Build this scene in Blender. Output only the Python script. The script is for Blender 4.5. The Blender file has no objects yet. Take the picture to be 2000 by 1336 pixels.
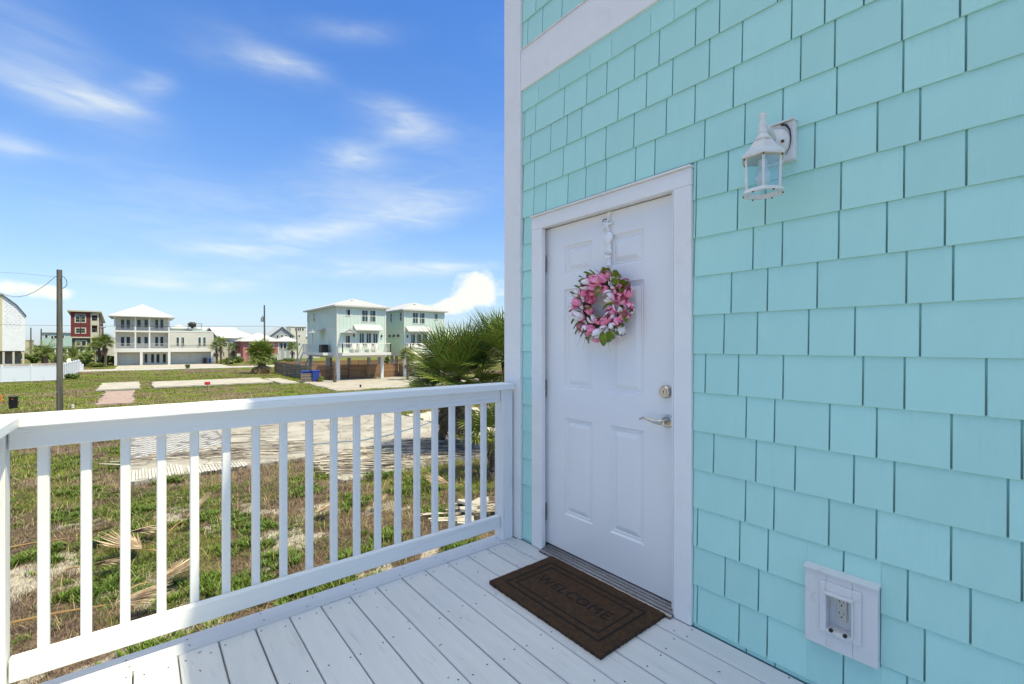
import bpy, math, random
import numpy as np
from mathutils import Vector, Matrix

random.seed(7)
rng = np.random.default_rng(11)
R = math.radians
H = 4.3                      # eye height above the ground
YAW = 39.08
SC = bpy.context.scene
COL = SC.collection

# ------------------------------------------------------------------ camera, sky, sun, exposure
cam_d = bpy.data.cameras.new('camera')
cam = bpy.data.objects.new('camera', cam_d); COL.objects.link(cam)
cam.location = (0, 0, H); cam.rotation_euler = (R(90), 0, R(-YAW))
cam_d.sensor_width = 36; cam_d.lens = 897 / 2000 * 36
cam_d.shift_y = 6 / 2000
cam_d.clip_start = 0.05; cam_d.clip_end = 9000
SC.camera = cam
SC.view_settings.view_transform = 'Standard'; SC.view_settings.look = 'None'
SC.view_settings.gamma = 1; SC.view_settings.use_curve_mapping = False
SC.view_settings.exposure = 1.40
SC.view_settings.use_white_balance = True; SC.view_settings.white_balance_temperature = 9900; SC.view_settings.white_balance_tint = -4
SC.cycles.max_bounces = 8; SC.cycles.transparent_max_bounces = 12
SC.cycles.sample_clamp_indirect = 6

SUN = Vector((0.25, -0.47, 1.0)).normalized()
sun_d = bpy.data.lights.new('sun', 'SUN'); sun_d.energy = 2.0; sun_d.angle = R(0.5); sun_d.color = (1.0, 0.985, 0.965)
sun = bpy.data.objects.new('sun', sun_d); COL.objects.link(sun)
sun.rotation_euler = SUN.to_track_quat('Z', 'Y').to_euler(); sun.location = (0, 0, 60)
sun['kind'] = 'helper'

world = bpy.data.worlds.new('World'); SC.world = world; world.use_nodes = True
wt = world.node_tree; wt.nodes.clear()


class NT:
    """small helper to write node graphs as expressions"""
    def __init__(s, tree): s.t = tree
    def n(s, kind, **kw):
        nd = s.t.nodes.new(kind)
        for k, v in kw.items():
            if k.startswith('i_'):
                key = k[2:]
                key = int(key) if key.isdigit() else key
                s.put(nd.inputs[key], v)
            else: setattr(nd, k, v)
        return nd
    def put(s, sock, v):
        if isinstance(v, bpy.types.NodeSocket): s.t.links.new(v, sock)
        else: sock.default_value = v
    def m(s, op, a, b=0.0, c=0.0, clamp=False):
        nd = s.t.nodes.new('ShaderNodeMath'); nd.operation = op; nd.use_clamp = clamp
        s.put(nd.inputs[0], a); s.put(nd.inputs[1], b); s.put(nd.inputs[2], c)
        return nd.outputs[0]
    def mix(s, f, a, b, blend='MIX'):
        nd = s.t.nodes.new('ShaderNodeMix'); nd.data_type = 'RGBA'; nd.blend_type = blend
        s.put(nd.inputs[0], f); s.put(nd.inputs[6], c4(a)); s.put(nd.inputs[7], c4(b))
        return nd.outputs[2]
    def ramp(s, f, lo, hi):
        nd = s.t.nodes.new('ShaderNodeMapRange'); nd.interpolation_type = 'SMOOTHSTEP'
        s.put(nd.inputs[0], f); s.put(nd.inputs[1], lo); s.put(nd.inputs[2], hi)
        return nd.outputs[0]
    def noise(s, vec, scale, detail=4.0, rough=0.55, dist=0.0):
        nd = s.t.nodes.new('ShaderNodeTexNoise')
        if vec is not None: s.put(nd.inputs['Vector'], vec)
        nd.inputs['Scale'].default_value = scale; nd.inputs['Detail'].default_value = detail
        nd.inputs['Roughness'].default_value = rough; nd.inputs['Distortion'].default_value = dist
        return nd.outputs['Fac']
    def scale(s, vec, v):
        nd = s.t.nodes.new('ShaderNodeMapping'); s.put(nd.inputs['Vector'], vec)
        nd.inputs['Scale'].default_value = v
        return nd.outputs[0]


def c4(a):
    if isinstance(a, (tuple, list)) and len(a) == 3: return (*a, 1.0)
    return a


def azel(x, y):
    """direction (azimuth from +Y clockwise, elevation) of a point of the sky"""
    u = (x - 1000) / 897; v = (674 - y) / 897
    return R(YAW) + math.atan(u), math.atan(v / math.sqrt(1 + u * u))


w = NT(wt)
sky = w.n('ShaderNodeTexSky', sky_type='NISHITA', sun_disc=False)
sky.sun_elevation = math.asin(SUN.z); sky.sun_rotation = math.atan2(SUN.x, SUN.y)
sky.air_density = 1.0; sky.dust_density = 0.6; sky.ozone_density = 2.2
geo = w.n('ShaderNodeTexCoord').outputs['Generated']
sep = w.n('ShaderNodeSeparateXYZ', i_0=geo)
vx, vy, vz = sep.outputs
AZ = w.m('ARCTAN2', vx, vy); EL = w.m('ARCSINE', vz)
comb = w.n('ShaderNodeCombineXYZ', i_0=w.m('MULTIPLY', AZ, 1.0), i_1=w.m('MULTIPLY', EL, 2.6), i_2=0.0).outputs[0]
wisp = w.noise(comb, 4.0, 6.0, 0.52, 0.5)
fine = w.noise(w.n('ShaderNodeCombineXYZ', i_0=AZ, i_1=w.m('MULTIPLY', EL, 4.5), i_2=3.1).outputs[0], 9.0, 5.0, 0.55, 0.8)
puff = w.noise(w.n('ShaderNodeCombineXYZ', i_0=AZ, i_1=w.m('MULTIPLY', EL, 1.3), i_2=7.7).outputs[0], 22.0, 8.0, 0.6, 0.3)
warp = w.m('MULTIPLY', w.m('SUBTRACT', w.noise(comb, 3.2, 3.0, 0.5), 0.5), 0.08)


def blob(x, y, a, b, ang, s, warped=True):
    az, el = azel(x, y)
    k = 1 / 897 * math.cos(math.atan((x - 1000) / 897)) ** 2
    a *= k; b *= k * 1.15
    dx = w.m('SUBTRACT', AZ, az); dy = w.m('SUBTRACT', EL, el)
    if warped: dy = w.m('ADD', dy, w.m('MULTIPLY', warp, 0.55 if b < .03 else 0.9))
    ca, sa = math.cos(R(ang)), math.sin(R(ang))
    p = w.m('ADD', w.m('MULTIPLY', dx, ca / a), w.m('MULTIPLY', dy, sa / a))
    q = w.m('ADD', w.m('MULTIPLY', dx, -sa / b), w.m('MULTIPLY', dy, ca / b))
    r2 = w.m('ADD', w.m('MULTIPLY', p, p), w.m('MULTIPLY', q, q))
    return w.m('MULTIPLY', w.m('EXPONENT', w.m('MULTIPLY', r2, -1.35)), s)


def total(lst):
    o = lst[0]
    for i in lst[1:]: o = w.m('ADD', o, i)
    return o


cir = total([blob(*b) for b in [(70, 178, 150, 40, -10, .75), (205, 200, 90, 26, 2, .95), (285, 172, 60, 26, 28, .7), (100, 110, 260, 90, -28, .45),
     (555, 126, 75, 20, 0, 1.15), (470, 110, 150, 40, -8, .3), (690, 66, 95, 16, 6, .55), (790, 238, 95, 28, -8, .95), (695, 300, 75, 24, 10, .75),
     (480, 487, 120, 18, 0, .95), (620, 455, 200, 26, 11, .75), (840, 400, 220, 42, 14, .6), (20, 285, 85, 30, 4, .75),
     (330, 552, 230, 20, 0, .75), (700, 530, 330, 22, 3, .55), (880, 518, 110, 10, 4, .55), (420, 420, 330, 60, 12, .3), (760, 350, 260, 60, 14, .32), (560, 530, 420, 55, 5, .42), (200, 350, 320, 90, 0, .2)]])
cirm = w.m('MULTIPLY', cir, w.m('ADD', w.ramp(w.m('ADD', w.m('MULTIPLY', wisp, .6), w.m('MULTIPLY', fine, .4)), .34, .74), .30))
cirm = w.m('MINIMUM', w.m('MULTIPLY', cirm, .52), 0.56)
# faint cirrus everywhere, plus an unseen bright veil overhead added to lift the shade
fill_mask = w.ramp(EL, .66, 1.05)
cirrus_fill = w.m('ADD', w.m('MULTIPLY', w.ramp(wisp, .5, .8), .04), w.m('MULTIPLY', fill_mask, w.m('ADD', .35, w.m('MULTIPLY', w.ramp(wisp, .35, .65), .5))))
cum = total([blob(*b, False) for b in [(25, 562, 85, 34, 0, 1.15), (105, 572, 60, 24, -4, 1.0), (930, 556, 48, 30, 0, 1.1), (905, 590, 85, 28, 14, 1.05), (830, 606, 90, 14, 6, .6),
     (1120, 570, 120, 28, 0, .8)]])
cumm = w.ramp(w.m('ADD', cum, w.m('MULTIPLY', w.m('SUBTRACT', puff, .5), 1.9)), .30, 1.25)
cumm = w.m('MULTIPLY', w.m('MULTIPLY', cumm, w.ramp(cum, .10, .45)), .93)
# low pale band of distant cloud close to the horizon
band = w.m('MULTIPLY', w.m('EXPONENT', w.m('MULTIPLY', w.m('ABSOLUTE', EL), -10.0)), .34)
cr = w.n('ShaderNodeValToRGB'); w.put(cr.inputs[0], w.m('DIVIDE', w.m('MAXIMUM', EL, 0.0), 1.5)); er = cr.color_ramp
er.elements[0].position = 0.0; er.elements[0].color = (.26, .37, .80, 1)
for p_, c_ in ((.075, (.33, .45, .80, 1)), (.14, (.35, .51, .86, 1)), (.26, (.28, .52, 1.0, 1))): e_ = er.elements.new(p_); e_.color = c_
er.elements[-1].position = .44; er.elements[-1].color = (.19, .47, 1.05, 1)
tint = w.mix(1.0, sky.outputs[0], cr.outputs[0], 'MULTIPLY')
dens = w.m('MAXIMUM', w.m('MAXIMUM', cirm, cumm), w.m('MAXIMUM', cirrus_fill, band))
cloudc = w.mix(fill_mask, w.mix(puff, (2.75, 3.15, 4.1), (3.0, 3.35, 4.2)), (7.0, 7.2, 7.6))  # added overhead veil is much brighter than the clouds in view
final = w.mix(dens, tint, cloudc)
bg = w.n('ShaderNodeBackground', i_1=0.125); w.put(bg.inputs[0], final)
out = w.n('ShaderNodeOutputWorld'); wt.links.new(bg.outputs[0], out.inputs[0])


# ------------------------------------------------------------------ materials
def mat(name, col, rough=0.6, col2=None, nscale=3.0, stretch=(1, 1, 1), namt=1.0, bump=0.0, bscale=40.0, bstretch=None,
        metal=0.0, spec=0.5, rand=0.0, dirt=None, dscale=6.0, damt=0.3, trans=0.0, streak=None, crack=None, lo=.35, hi=.65, island=0.0, bdist=0.01, ior=1.45):
    m = bpy.data.materials.new(name); m.use_nodes = True
    t = NT(m.node_tree); bs = m.node_tree.nodes['Principled BSDF']
    oc = t.n('ShaderNodeTexCoord').outputs['Object']
    c = c4(col)
    if col2 is not None:
        f = t.noise(t.scale(oc, stretch), nscale, 6.0, .6)
        c = t.mix(t.m('MULTIPLY', t.ramp(f, lo, hi), namt), col, col2)
    if dirt is not None:
        f = t.noise(t.scale(oc, stretch), dscale, 8.0, .65, .4)
        c = t.mix(t.m('MULTIPLY', t.ramp(f, .55, .75), damt), c, dirt)
    if crack is not None:
        wv = t.n('ShaderNodeVectorMath', operation='ADD'); t.put(wv.inputs[0], oc)
        nz = t.n('ShaderNodeTexNoise'); t.put(nz.inputs['Vector'], oc); nz.inputs['Scale'].default_value = 1.4; nz.inputs['Detail'].default_value = 5
        t.put(wv.inputs[1], nz.outputs['Color'])
        vo = t.n('ShaderNodeTexVoronoi', feature='DISTANCE_TO_EDGE'); t.put(vo.inputs['Vector'], wv.outputs[0]); vo.inputs['Scale'].default_value = crack[0]
        c = t.mix(t.m('MULTIPLY', t.m('SUBTRACT', 1.0, t.ramp(vo.outputs['Distance'], .004, .022)), .8), c, crack[1])
    if streak is not None:
        sv, sc_n, samt, scol = streak
        if rand > 0:
            rr_ = t.n('ShaderNodeObjectInfo').outputs['Random']
            off = t.n('ShaderNodeCombineXYZ', i_0=t.m('MULTIPLY', rr_, 31.0), i_1=t.m('MULTIPLY', rr_, 57.0), i_2=0.0).outputs[0]
            va = t.n('ShaderNodeVectorMath', operation='ADD'); t.put(va.inputs[0], oc); t.put(va.inputs[1], off); ov = va.outputs[0]
        else: ov = oc
        f = t.noise(t.scale(ov, sv), sc_n, 3.0, .5, .6)
        line = t.m('SUBTRACT', 1.0, t.ramp(t.m('ABSOLUTE', t.m('SUBTRACT', f, .5)), .002, .016))
        f2 = t.noise(t.scale(ov, (3, 3, 3)), 1.0, 3.0, .5)
        c = t.mix(t.m('MULTIPLY', t.m('MULTIPLY', line, t.ramp(f2, .45, .62)), samt), c, scol)
    if rand > 0:
        r = t.n('ShaderNodeObjectInfo').outputs['Random']
        hs = t.n('ShaderNodeHueSaturation'); t.put(hs.inputs['Color'], c)
        t.put(hs.inputs['Value'], t.m('ADD', 1 - rand, t.m('MULTIPLY', r, 2 * rand))); c = hs.outputs[0]
    if island > 0:
        r = t.n('ShaderNodeNewGeometry').outputs['Random Per Island']
        hs = t.n('ShaderNodeHueSaturation'); t.put(hs.inputs['Color'], c)
        t.put(hs.inputs['Hue'], t.m('ADD', 0.5 - island * .06, t.m('MULTIPLY', r, island * .12)))
        t.put(hs.inputs['Value'], t.m('ADD', 1 - island, t.m('MULTIPLY', r, 2 * island))); c = hs.outputs[0]
    t.put(bs.inputs['Base Color'], c)
    bs.inputs['Roughness'].default_value = rough; bs.inputs['Metallic'].default_value = metal
    bs.inputs['Specular IOR Level'].default_value = spec; bs.inputs['IOR'].default_value = ior
    bs.inputs['Transmission Weight'].default_value = trans
    if bump > 0:
        f = t.noise(t.scale(oc, bstretch or (1, 1, 1)), bscale, 5.0, .6)
        b = t.n('ShaderNodeBump', i_0=bump, i_1=bdist); t.put(b.inputs['Height'], f)
        m.node_tree.links.new(b.outputs[0], bs.inputs['Normal'])
    return m


TEAL = (0.40, 0.745, 0.69)
M_teal = mat('teal_shingle_paint', TEAL, .55, (0.415, 0.765, 0.71), 9, (1, 1, .3), .8, streak=((1, 1, .03), 45, .20, (.30, .60, .56)), bump=.5, bscale=160, bstretch=(1, 1, .05), bdist=.0018, rand=.035,
             dirt=(.33, .60, .53), dscale=3.5, damt=.22)
M_tealback = mat('teal_wall_backing', (.30, .60, .56), .8)
M_white = mat('white_trim_paint', (.81, .805, .80), .5, (.84, .835, .83), 4, bump=.12, bscale=60, bdist=.001, dirt=(.62, .58, .52), dscale=7, damt=.22)
M_rail = {a: mat('white_rail_paint_' + a, streak=(tuple(.05 if q < .5 else 1 for q in s), 22, .28, (.42, .43, .46)), *( (.81, .815, .82), .48, (.84, .84, .845), 6, s, 1), bump=.5, bscale=26, bstretch=s, bdist=.002, dirt=(.66, .66, .65), dscale=14, damt=.3)
          for a, s in (('x', (.12, 1, 1)), ('y', (1, .12, 1)), ('z', (1, 1, .12)))}
M_deck = mat('white_deck_paint', (.60, .61, .635), .6, (.69, .695, .71), 7, (1, .08, 1), .9, streak=((1, .04, 1), 26, .36, (.36, .36, .39)), bump=.55, bscale=34, bstretch=(1, .05, 1), bdist=.002, rand=.045,
             dirt=(.36, .33, .31), dscale=16, damt=.75)
M_deckb = mat('white_deck_border_paint', (.60, .61, .635), .6, (.69, .695, .71), 7, (.08, 1, 1), .9, bump=.5, bscale=34, bstretch=(.05, 1, 1), bdist=.002,
              dirt=(.44, .42, .40), dscale=11, damt=.4)
M_nail = mat('rusty_nail', (.09, .07, .06), .7)
M_door = mat('white_door_enamel', (.82, .82, .825), .36, bump=.05, bscale=90, bdist=.0006)
M_dark = mat('dark_gap', (.02, .02, .022), .8)
M_seal = mat('door_seal', (.03, .03, .03), .7)
M_alu = mat('aluminium_sill', (.42, .41, .42), .42, (.28, .27, .28), 14, (1, .2, 1), .8, metal=.75)
M_hinge = mat('aged_steel', (.33, .31, .29), .4, (.12, .10, .09), 60, metal=.9)
M_nickel = mat('satin_nickel', (.62, .56, .49), .24, metal=1.0, bump=.05, bscale=200, bdist=.0005)
M_rust = mat('rust', (.22, .085, .02), .85, (.09, .04, .02), 80)
M_lamp = mat('white_lamp_enamel', (.76, .76, .77), .4, (.70, .68, .64), 30, bump=.15, bscale=120, bdist=.001)
M_cream = mat('yellowed_enamel', (.66, .61, .50), .5, (.58, .50, .38), 40)
M_plastic = mat('white_plastic', (.70, .70, .70), .35, dirt=(.48, .45, .42), dscale=20, damt=.5)
M_ivory = mat('ivory_receptacle', (.62, .61, .54), .35)
M_black = mat('black_plastic', (.012, .012, .014), .45)
M_coir = mat('brown_coir', (.085, .040, .018), .95, (.045, .022, .012), 40, bump=1.0, bscale=500, bdist=.004, dirt=(.15, .08, .035), dscale=90, damt=.6)
M_coird = mat('black_printed_coir', (.010, .008, .007), .95, bump=.8, bscale=400, bdist=.003)
M_fibre = mat('coir_fibre', (.11, .052, .022), .9, island=.55)


def glass_mat(name, col, rough=0.02):
    m = bpy.data.materials.new(name); m.use_nodes = True
    t = NT(m.node_tree); m.node_tree.nodes.clear()
    tr = t.n('ShaderNodeBsdfTransparent', i_0=c4(col)); gl = t.n('ShaderNodeBsdfGlossy', i_0=(1, 1, 1, 1)); gl.inputs['Roughness'].default_value = rough
    fr = t.n('ShaderNodeFresnel', i_0=1.5)
    mx = t.n('ShaderNodeMixShader'); t.put(mx.inputs[0], t.m('MULTIPLY', fr.outputs[0], 1.3)); m.node_tree.links.new(tr.outputs[0], mx.inputs[1]); m.node_tree.links.new(gl.outputs[0], mx.inputs[2])
    o = t.n('ShaderNodeOutputMaterial'); m.node_tree.links.new(mx.outputs[0], o.inputs[0])
    return m


M_glass = glass_mat('clear_lantern_glass', (.80, .91, .89))
M_bulb = mat('frosted_bulb', (.75, .75, .74), .25, spec=.8)
M_win = mat('dark_window_glass', (.010, .022, .026), .12, (.02, .04, .045), .5, spec=.4)
M_wing = mat('green_tinted_window_glass', (.022, .085, .085), .12, (.010, .03, .035), .6, spec=.45)
M_hwhite = mat('far_white_siding', (.56, .545, .49), .7, (.52, .505, .455), .6)
M_htrim = mat('far_white_trim', (.62, .61, .58), .6)
M_roofw = mat('white_metal_roof', (.47, .47, .465), .5)
M_roofg = mat('pale_metal_roof', (.33, .335, .34), .45, (.29, .30, .31), .5)
M_mint = mat('mint_siding', (.53, .635, .58), .7, (.50, .60, .55), .5)
M_mint2 = mat('green_mint_siding', (.52, .68, .55), .7, (.49, .65, .52), .5)
M_red = mat('dark_red_siding', (.17, .026, .028), .75, (.14, .022, .024), .6)
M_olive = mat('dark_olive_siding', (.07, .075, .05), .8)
M_beige = mat('beige_trim', (.50, .47, .38), .7)
M_pink = mat('pink_siding', (.50, .17, .17), .75)
M_grey = mat('grey_siding', (.33, .35, .37), .75)
M_yellow = mat('cream_yellow_siding', (.50, .45, .30), .75)
M_wrap = mat('white_house_wrap', (.70, .71, .72), .6, (.64, .655, .68), 1.2)
M_wrapprint = mat('house_wrap_print', (.42, .44, .52), .7)
M_aqua = mat('pale_aqua_siding', (.36, .50, .47), .75)
M_conc = mat('old_concrete', (.39, .365, .33), .9, (.29, .265, .235), .9, bump=.4, bscale=8, dirt=(.16, .13, .105), dscale=1.3, damt=.8, bdist=.02, crack=(.55, (.10, .085, .06)))
M_conc2 = mat('pale_concrete', (.44, .405, .36), .9, (.35, .32, .28), .7, dirt=(.22, .19, .16), dscale=1.2, damt=.55)
M_tilew = mat('white_floor_tile', (.68, .675, .66), .5, (.45, .44, .42), 3, rand=.12)
M_board = mat('weathered_white_board', (.56, .54, .50), .8, (.50, .47, .43), 5, (1, .2, 1), rand=.16, dirt=(.30, .26, .22), dscale=4, damt=.5)
M_brick = mat('pink_paver', (.46, .33, .29), .9, (.36, .26, .23), 2, rand=.2)
M_sand = mat('white_sand', (.60, .56, .50), .95, (.48, .44, .38), 1.5, bump=.5, bscale=6, bdist=.04)
M_pave = mat('sandy_paver', (.40, .365, .32), .9, (.32, .285, .25), .8, dirt=(.38, .33, .28), dscale=.9, damt=.4)
M_road = mat('sun_bleached_road', (.44, .42, .40), .9, (.37, .35, .33), .5)
M_pole = mat('weathered_pole_wood', (.15, .145, .115), .9, (.06, .055, .045), 6, (1, 1, .06), bump=.8, bscale=14, bstretch=(1, 1, .06), bdist=.02)
M_wire = mat('black_cable', (.03, .03, .032), .6)
M_slat = mat('brown_fence_slat', (.27, .145, .075), .8, (.17, .095, .055), 2.5, (.2, .2, 2), rand=.25)
M_slatg = mat('grey_fence_slat', (.20, .165, .135), .85, (.14, .115, .095), 2.5, (.2, .2, 2), rand=.25)
M_vinyl = mat('white_vinyl', (.66, .70, .78), .4, dirt=(.42, .42, .38), dscale=1.2, damt=.3)
M_blue = mat('blue_bin_plastic', (.010, .045, .27), .5)
M_metal = mat('grey_metal', (.34, .36, .38), .45, metal=.5)
M_carw = mat('white_car_paint', (.72, .73, .74), .25)
M_card = mat('dark_blue_car_paint', (.012, .016, .05), .25)
M_tyre = mat('tyre', (.015, .015, .015), .9)
M_orange = mat('orange_marker', (.75, .16, .03), .6)
M_redsign = mat('red_sign', (.45, .03, .04), .6)
M_hose = mat('blue_hose', (.05, .16, .30), .5)
# foliage
M_palm = mat('sabal_leaf', (.125, .19, .040), .36, (.24, .29, .06), 1.6, island=.6, spec=.6)
M_palm2 = mat('yellow_green_palm_leaf', (.17, .20, .035), .5, (.10, .15, .03), 1.0, island=.35)
M_palmd = mat('dead_palm_leaf', (.30, .21, .13), .85, (.17, .115, .07), 1.6, island=.5)
M_trunk = mat('palm_trunk', (.17, .125, .09), .95, (.07, .05, .035), 6, (1, 1, 2.2), bump=1.0, bscale=10, bdist=.05)
M_stem = mat('green_petiole', (.13, .16, .04), .5)
M_tan = mat('dry_frond', (.46, .36, .26), .8, (.24, .16, .10), 6, island=.4)
M_tanstem = mat('dry_frond_stem', (.34, .20, .08), .6)
M_bush = mat('shrub_leaf', (.055, .10, .018), .6, (.10, .15, .028), .9, island=.45)
M_bushy = mat('yellowish_shrub_leaf', (.15, .17, .03), .6, (.09, .12, .025), .9, island=.4)
M_weed = mat('green_weed_leaf', (.075, .135, .014), .55, (.11, .165, .022), .8, island=.45)
M_grass = mat('grass_blade', (.10, .155, .014), .6, (.18, .19, .035), .5, island=.3)
M_dry = mat('dry_weed', (.20, .135, .10), .9, (.13, .085, .075), .9, island=.5)
M_straw = mat('straw_stalk', (.44, .34, .19), .85, island=.35)
M_pinkp = mat('pink_petal', (.92, .19, .36), .5, (.95, .40, .55), 45, island=.12)
M_whitep = mat('white_petal', (.86, .83, .83), .55, (.82, .70, .72), 40)
M_leafw = mat('wreath_leaf', (.28, .36, .018), .5, (.12, .18, .015), 25)
M_blade = mat('wreath_grass', (.05, .09, .04), .5)
M_twig = mat('twig_ring', (.07, .05, .03), .9)
M_shell = mat('white_cast_shell', (.88, .88, .88), .5, bump=.3, bscale=60, bdist=.002)
M_ochre = mat('tulip_inside', (.30, .20, .05), .7)


# ------------------------------------------------------------------ mesh helpers
class MB:
    def __init__(s): s.v = []; s.f = []; s.mi = []; s.cur = 0; s.smooth = False
    def add(s, vs, fs):
        o = len(s.v); s.v.extend([tuple(p) for p in vs])
        for f in fs: s.f.append(tuple(i + o for i in f)); s.mi.append(s.cur)
        return s
    def quad(s, a, b, c, d): return s.add([a, b, c, d], [(0, 1, 2, 3)])
    def box(s, x0, x1, y0, y1, z0, z1, b=0.0):
        if x1 < x0: x0, x1 = x1, x0
        if y1 < y0: y0, y1 = y1, y0
        if z1 < z0: z0, z1 = z1, z0
        if b <= 0:
            v = [(x, y, z) for z in (z0, z1) for y in (y0, y1) for x in (x0, x1)]
            return s.add(v, [(0, 2, 3, 1), (4, 5, 7, 6), (0, 1, 5, 4), (2, 6, 7, 3), (0, 4, 6, 2), (1, 3, 7, 5)])
        b = min(b, (x1 - x0) * .45, (y1 - y0) * .45, (z1 - z0) * .45)
        lo = (x0, y0, z0); hi = (x1, y1, z1); v = []; idx = {}
        for sx in (0, 1):
            for sy in (0, 1):
                for sz in (0, 1):
                    sg = (sx, sy, sz)
                    for a in range(3):
                        p = []
                        for k in range(3):
                            e = hi[k] if sg[k] else lo[k]
                            if k != a: e += -b if sg[k] else b
                            p.append(e)
                        idx[(sg, a)] = len(v); v.append(tuple(p))
        f = []
        for a in range(3):
            o1, o2 = [k for k in range(3) if k != a]
            for sd in (0, 1):
                q = []
                for (p1, p2) in ((0, 0), (1, 0), (1, 1), (0, 1)):
                    sg = [0, 0, 0]; sg[a] = sd; sg[o1] = p1; sg[o2] = p2; q.append(idx[(tuple(sg), a)])
                if (sd == 1) != (a != 1): q.reverse()
                f.append(tuple(q))
        for a in range(3):            # edges along axis a
            o1, o2 = [k for k in range(3) if k != a]
            for p1 in (0, 1):
                for p2 in (0, 1):
                    A = [0, 0, 0]; A[o1] = p1; A[o2] = p2; Bq = list(A); Bq[a] = 1
                    q = [idx[(tuple(A), o1)], idx[(tuple(A), o2)], idx[(tuple(Bq), o2)], idx[(tuple(Bq), o1)]]
                    f.append(tuple(q))
        for sx in (0, 1):
            for sy in (0, 1):
                for sz in (0, 1): f.append(tuple(idx[((sx, sy, sz), a)] for a in range(3)))
        return s.add(v, f)
    def prism(s, poly, axis, a, b):
        """poly: 2-D points; extruded along axis from a to b"""
        def P(p, t):
            if axis == 'x': return (t, p[0], p[1])
            if axis == 'y': return (p[0], t, p[1])
            return (p[0], p[1], t)
        n = len(poly)
        v = [P(p, a) for p in poly] + [P(p, b) for p in poly]
        return s.add(v, [tuple(range(n)), tuple(range(2 * n - 1, n - 1, -1))] + [(i, (i + 1) % n, n + (i + 1) % n, n + i) for i in range(n)])
    def tube(s, pts, r, n=8, cap=True):
        pts = [Vector(p) for p in pts]; k = len(pts)
        rr = r if isinstance(r, (list, tuple)) else [r] * k
        vs = []; up = None
        for i, p in enumerate(pts):
            d = (pts[min(i + 1, k - 1)] - pts[max(i - 1, 0)])
            d = d.normalized() if d.length > 1e-9 else Vector((0, 0, 1))
            if up is None: up = Vector((0, 0, 1)) if abs(d.z) < .9 else Vector((1, 0, 0))
            a = d.cross(up); a = a.normalized() if a.length > 1e-6 else Vector((1, 0, 0)); b = a.cross(d).normalized(); up = b
            for j in range(n):
                t = 2 * math.pi * j / n
                vs.append(p + a * (rr[i] * math.cos(t)) + b * (rr[i] * math.sin(t)))
        fs = [(i * n + j, i * n + (j + 1) % n, (i + 1) * n + (j + 1) % n, (i + 1) * n + j) for i in range(k - 1) for j in range(n)]
        if cap: fs += [tuple(range(n - 1, -1, -1)), tuple((k - 1) * n + j for j in range(n))]
        return s.add(vs, fs)
    def lathe(s, prof, c=(0, 0, 0), n=20, axis='z', rot=0.0):
        """prof: (radius, height) list"""
        vs = []
        for r_, h in prof:
            for j in range(n):
                t = 2 * math.pi * j / n + rot; a, b = r_ * math.cos(t), r_ * math.sin(t)
                p = (a, b, h) if axis == 'z' else ((h, a, b) if axis == 'x' else (a, h, b))
                vs.append((p[0] + c[0], p[1] + c[1], p[2] + c[2]))
        k = len(prof)
        fs = [(i * n + j, i * n + (j + 1) % n, (i + 1) * n + (j + 1) % n, (i + 1) * n + j) for i in range(k - 1) for j in range(n)]
        if prof[0][0] > 1e-6: fs.append(tuple(range(n - 1, -1, -1)))
        if prof[-1][0] > 1e-6: fs.append(tuple((k - 1) * n + j for j in range(n)))
        return s.add(vs, fs)
    def xform(s, mtx):
        s.v = [tuple(mtx @ Vector(p)) for p in s.v]; return s
    def join(s, o, mtx=None):
        vs = o.v if mtx is None else [tuple(mtx @ Vector(p)) for p in o.v]
        s.add(vs, o.f); return s


def wloc(o):
    v = Vector((0, 0, 0))
    while o is not None: v = v + Vector(o.location); o = o.parent
    return v


def obj(name, mb, m, parent=None, loc=None, smooth=False, kind=None, label=None):
    """link a mesh as one object; mesh is given in world coordinates and re-based to loc (default: the parent's place)"""
    base = wloc(parent) if parent is not None else Vector((0, 0, 0))
    org = Vector(loc) if loc is not None else base
    me = bpy.data.meshes.new(name)
    me.from_pydata([(p[0] - org.x, p[1] - org.y, p[2] - org.z) for p in mb.v], [], mb.f)
    ms = m if isinstance(m, (list, tuple)) else [m]
    for k in ms: me.materials.append(k)
    if len(ms) > 1: me.polygons.foreach_set('material_index', mb.mi)
    if smooth: me.polygons.foreach_set('use_smooth', [True] * len(me.polygons))
    me.update()
    o = bpy.data.objects.new(name, me); COL.objects.link(o)
    o.parent = parent; o.location = org - base
    if kind: o['kind'] = kind
    if label: o['label'] = label
    return o


def tag(o, label, cat, group=None):
    o['label'] = label; o['category'] = cat
    if group: o['group'] = group
    return o


def thing(name, label, cat, loc, group=None):
    o = bpy.data.objects.new(name, None); COL.objects.link(o); o.location = loc; o.empty_display_size = .2
    return tag(o, label, cat, group)


def struct(name, mb, m, **k):
    o = obj(name, mb, m, **k); o['kind'] = 'structure'; return o


def stuff(name, mb, m, **k):
    o = obj(name, mb, m, **k); o['kind'] = 'stuff'; return o


def copy_tree(o, parent=None):
    c = o.copy(); COL.objects.link(c); c.parent = parent
    for ch in list(o.children): copy_tree(ch, c)
    return c


def place(o, loc, rz=0, s=1.0, label=None):
    o.location = loc; o.rotation_euler = (0, 0, rz); o.scale = (s, s, s)
    if label: o['label'] = label
    return o


# a photographed bearing and height turned into a point of a known plane
CY_, SY_ = math.cos(R(YAW)), math.sin(R(YAW))


def onY(x, y, Y):            # point on the plane Y = const -> (X, z)
    u = (x - 1000) / 897; X = Y * (SY_ + u * CY_) / (CY_ - u * SY_); d = SY_ * X + CY_ * Y
    return X, H + (674 - y) / 897 * d


def onX(x, y, X):            # point on the plane X = const -> (Y, z)
    u = (x - 1000) / 897; Y = X * (CY_ - u * SY_) / (SY_ + u * CY_); d = SY_ * X + CY_ * Y
    return Y, H + (674 - y) / 897 * d


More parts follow.
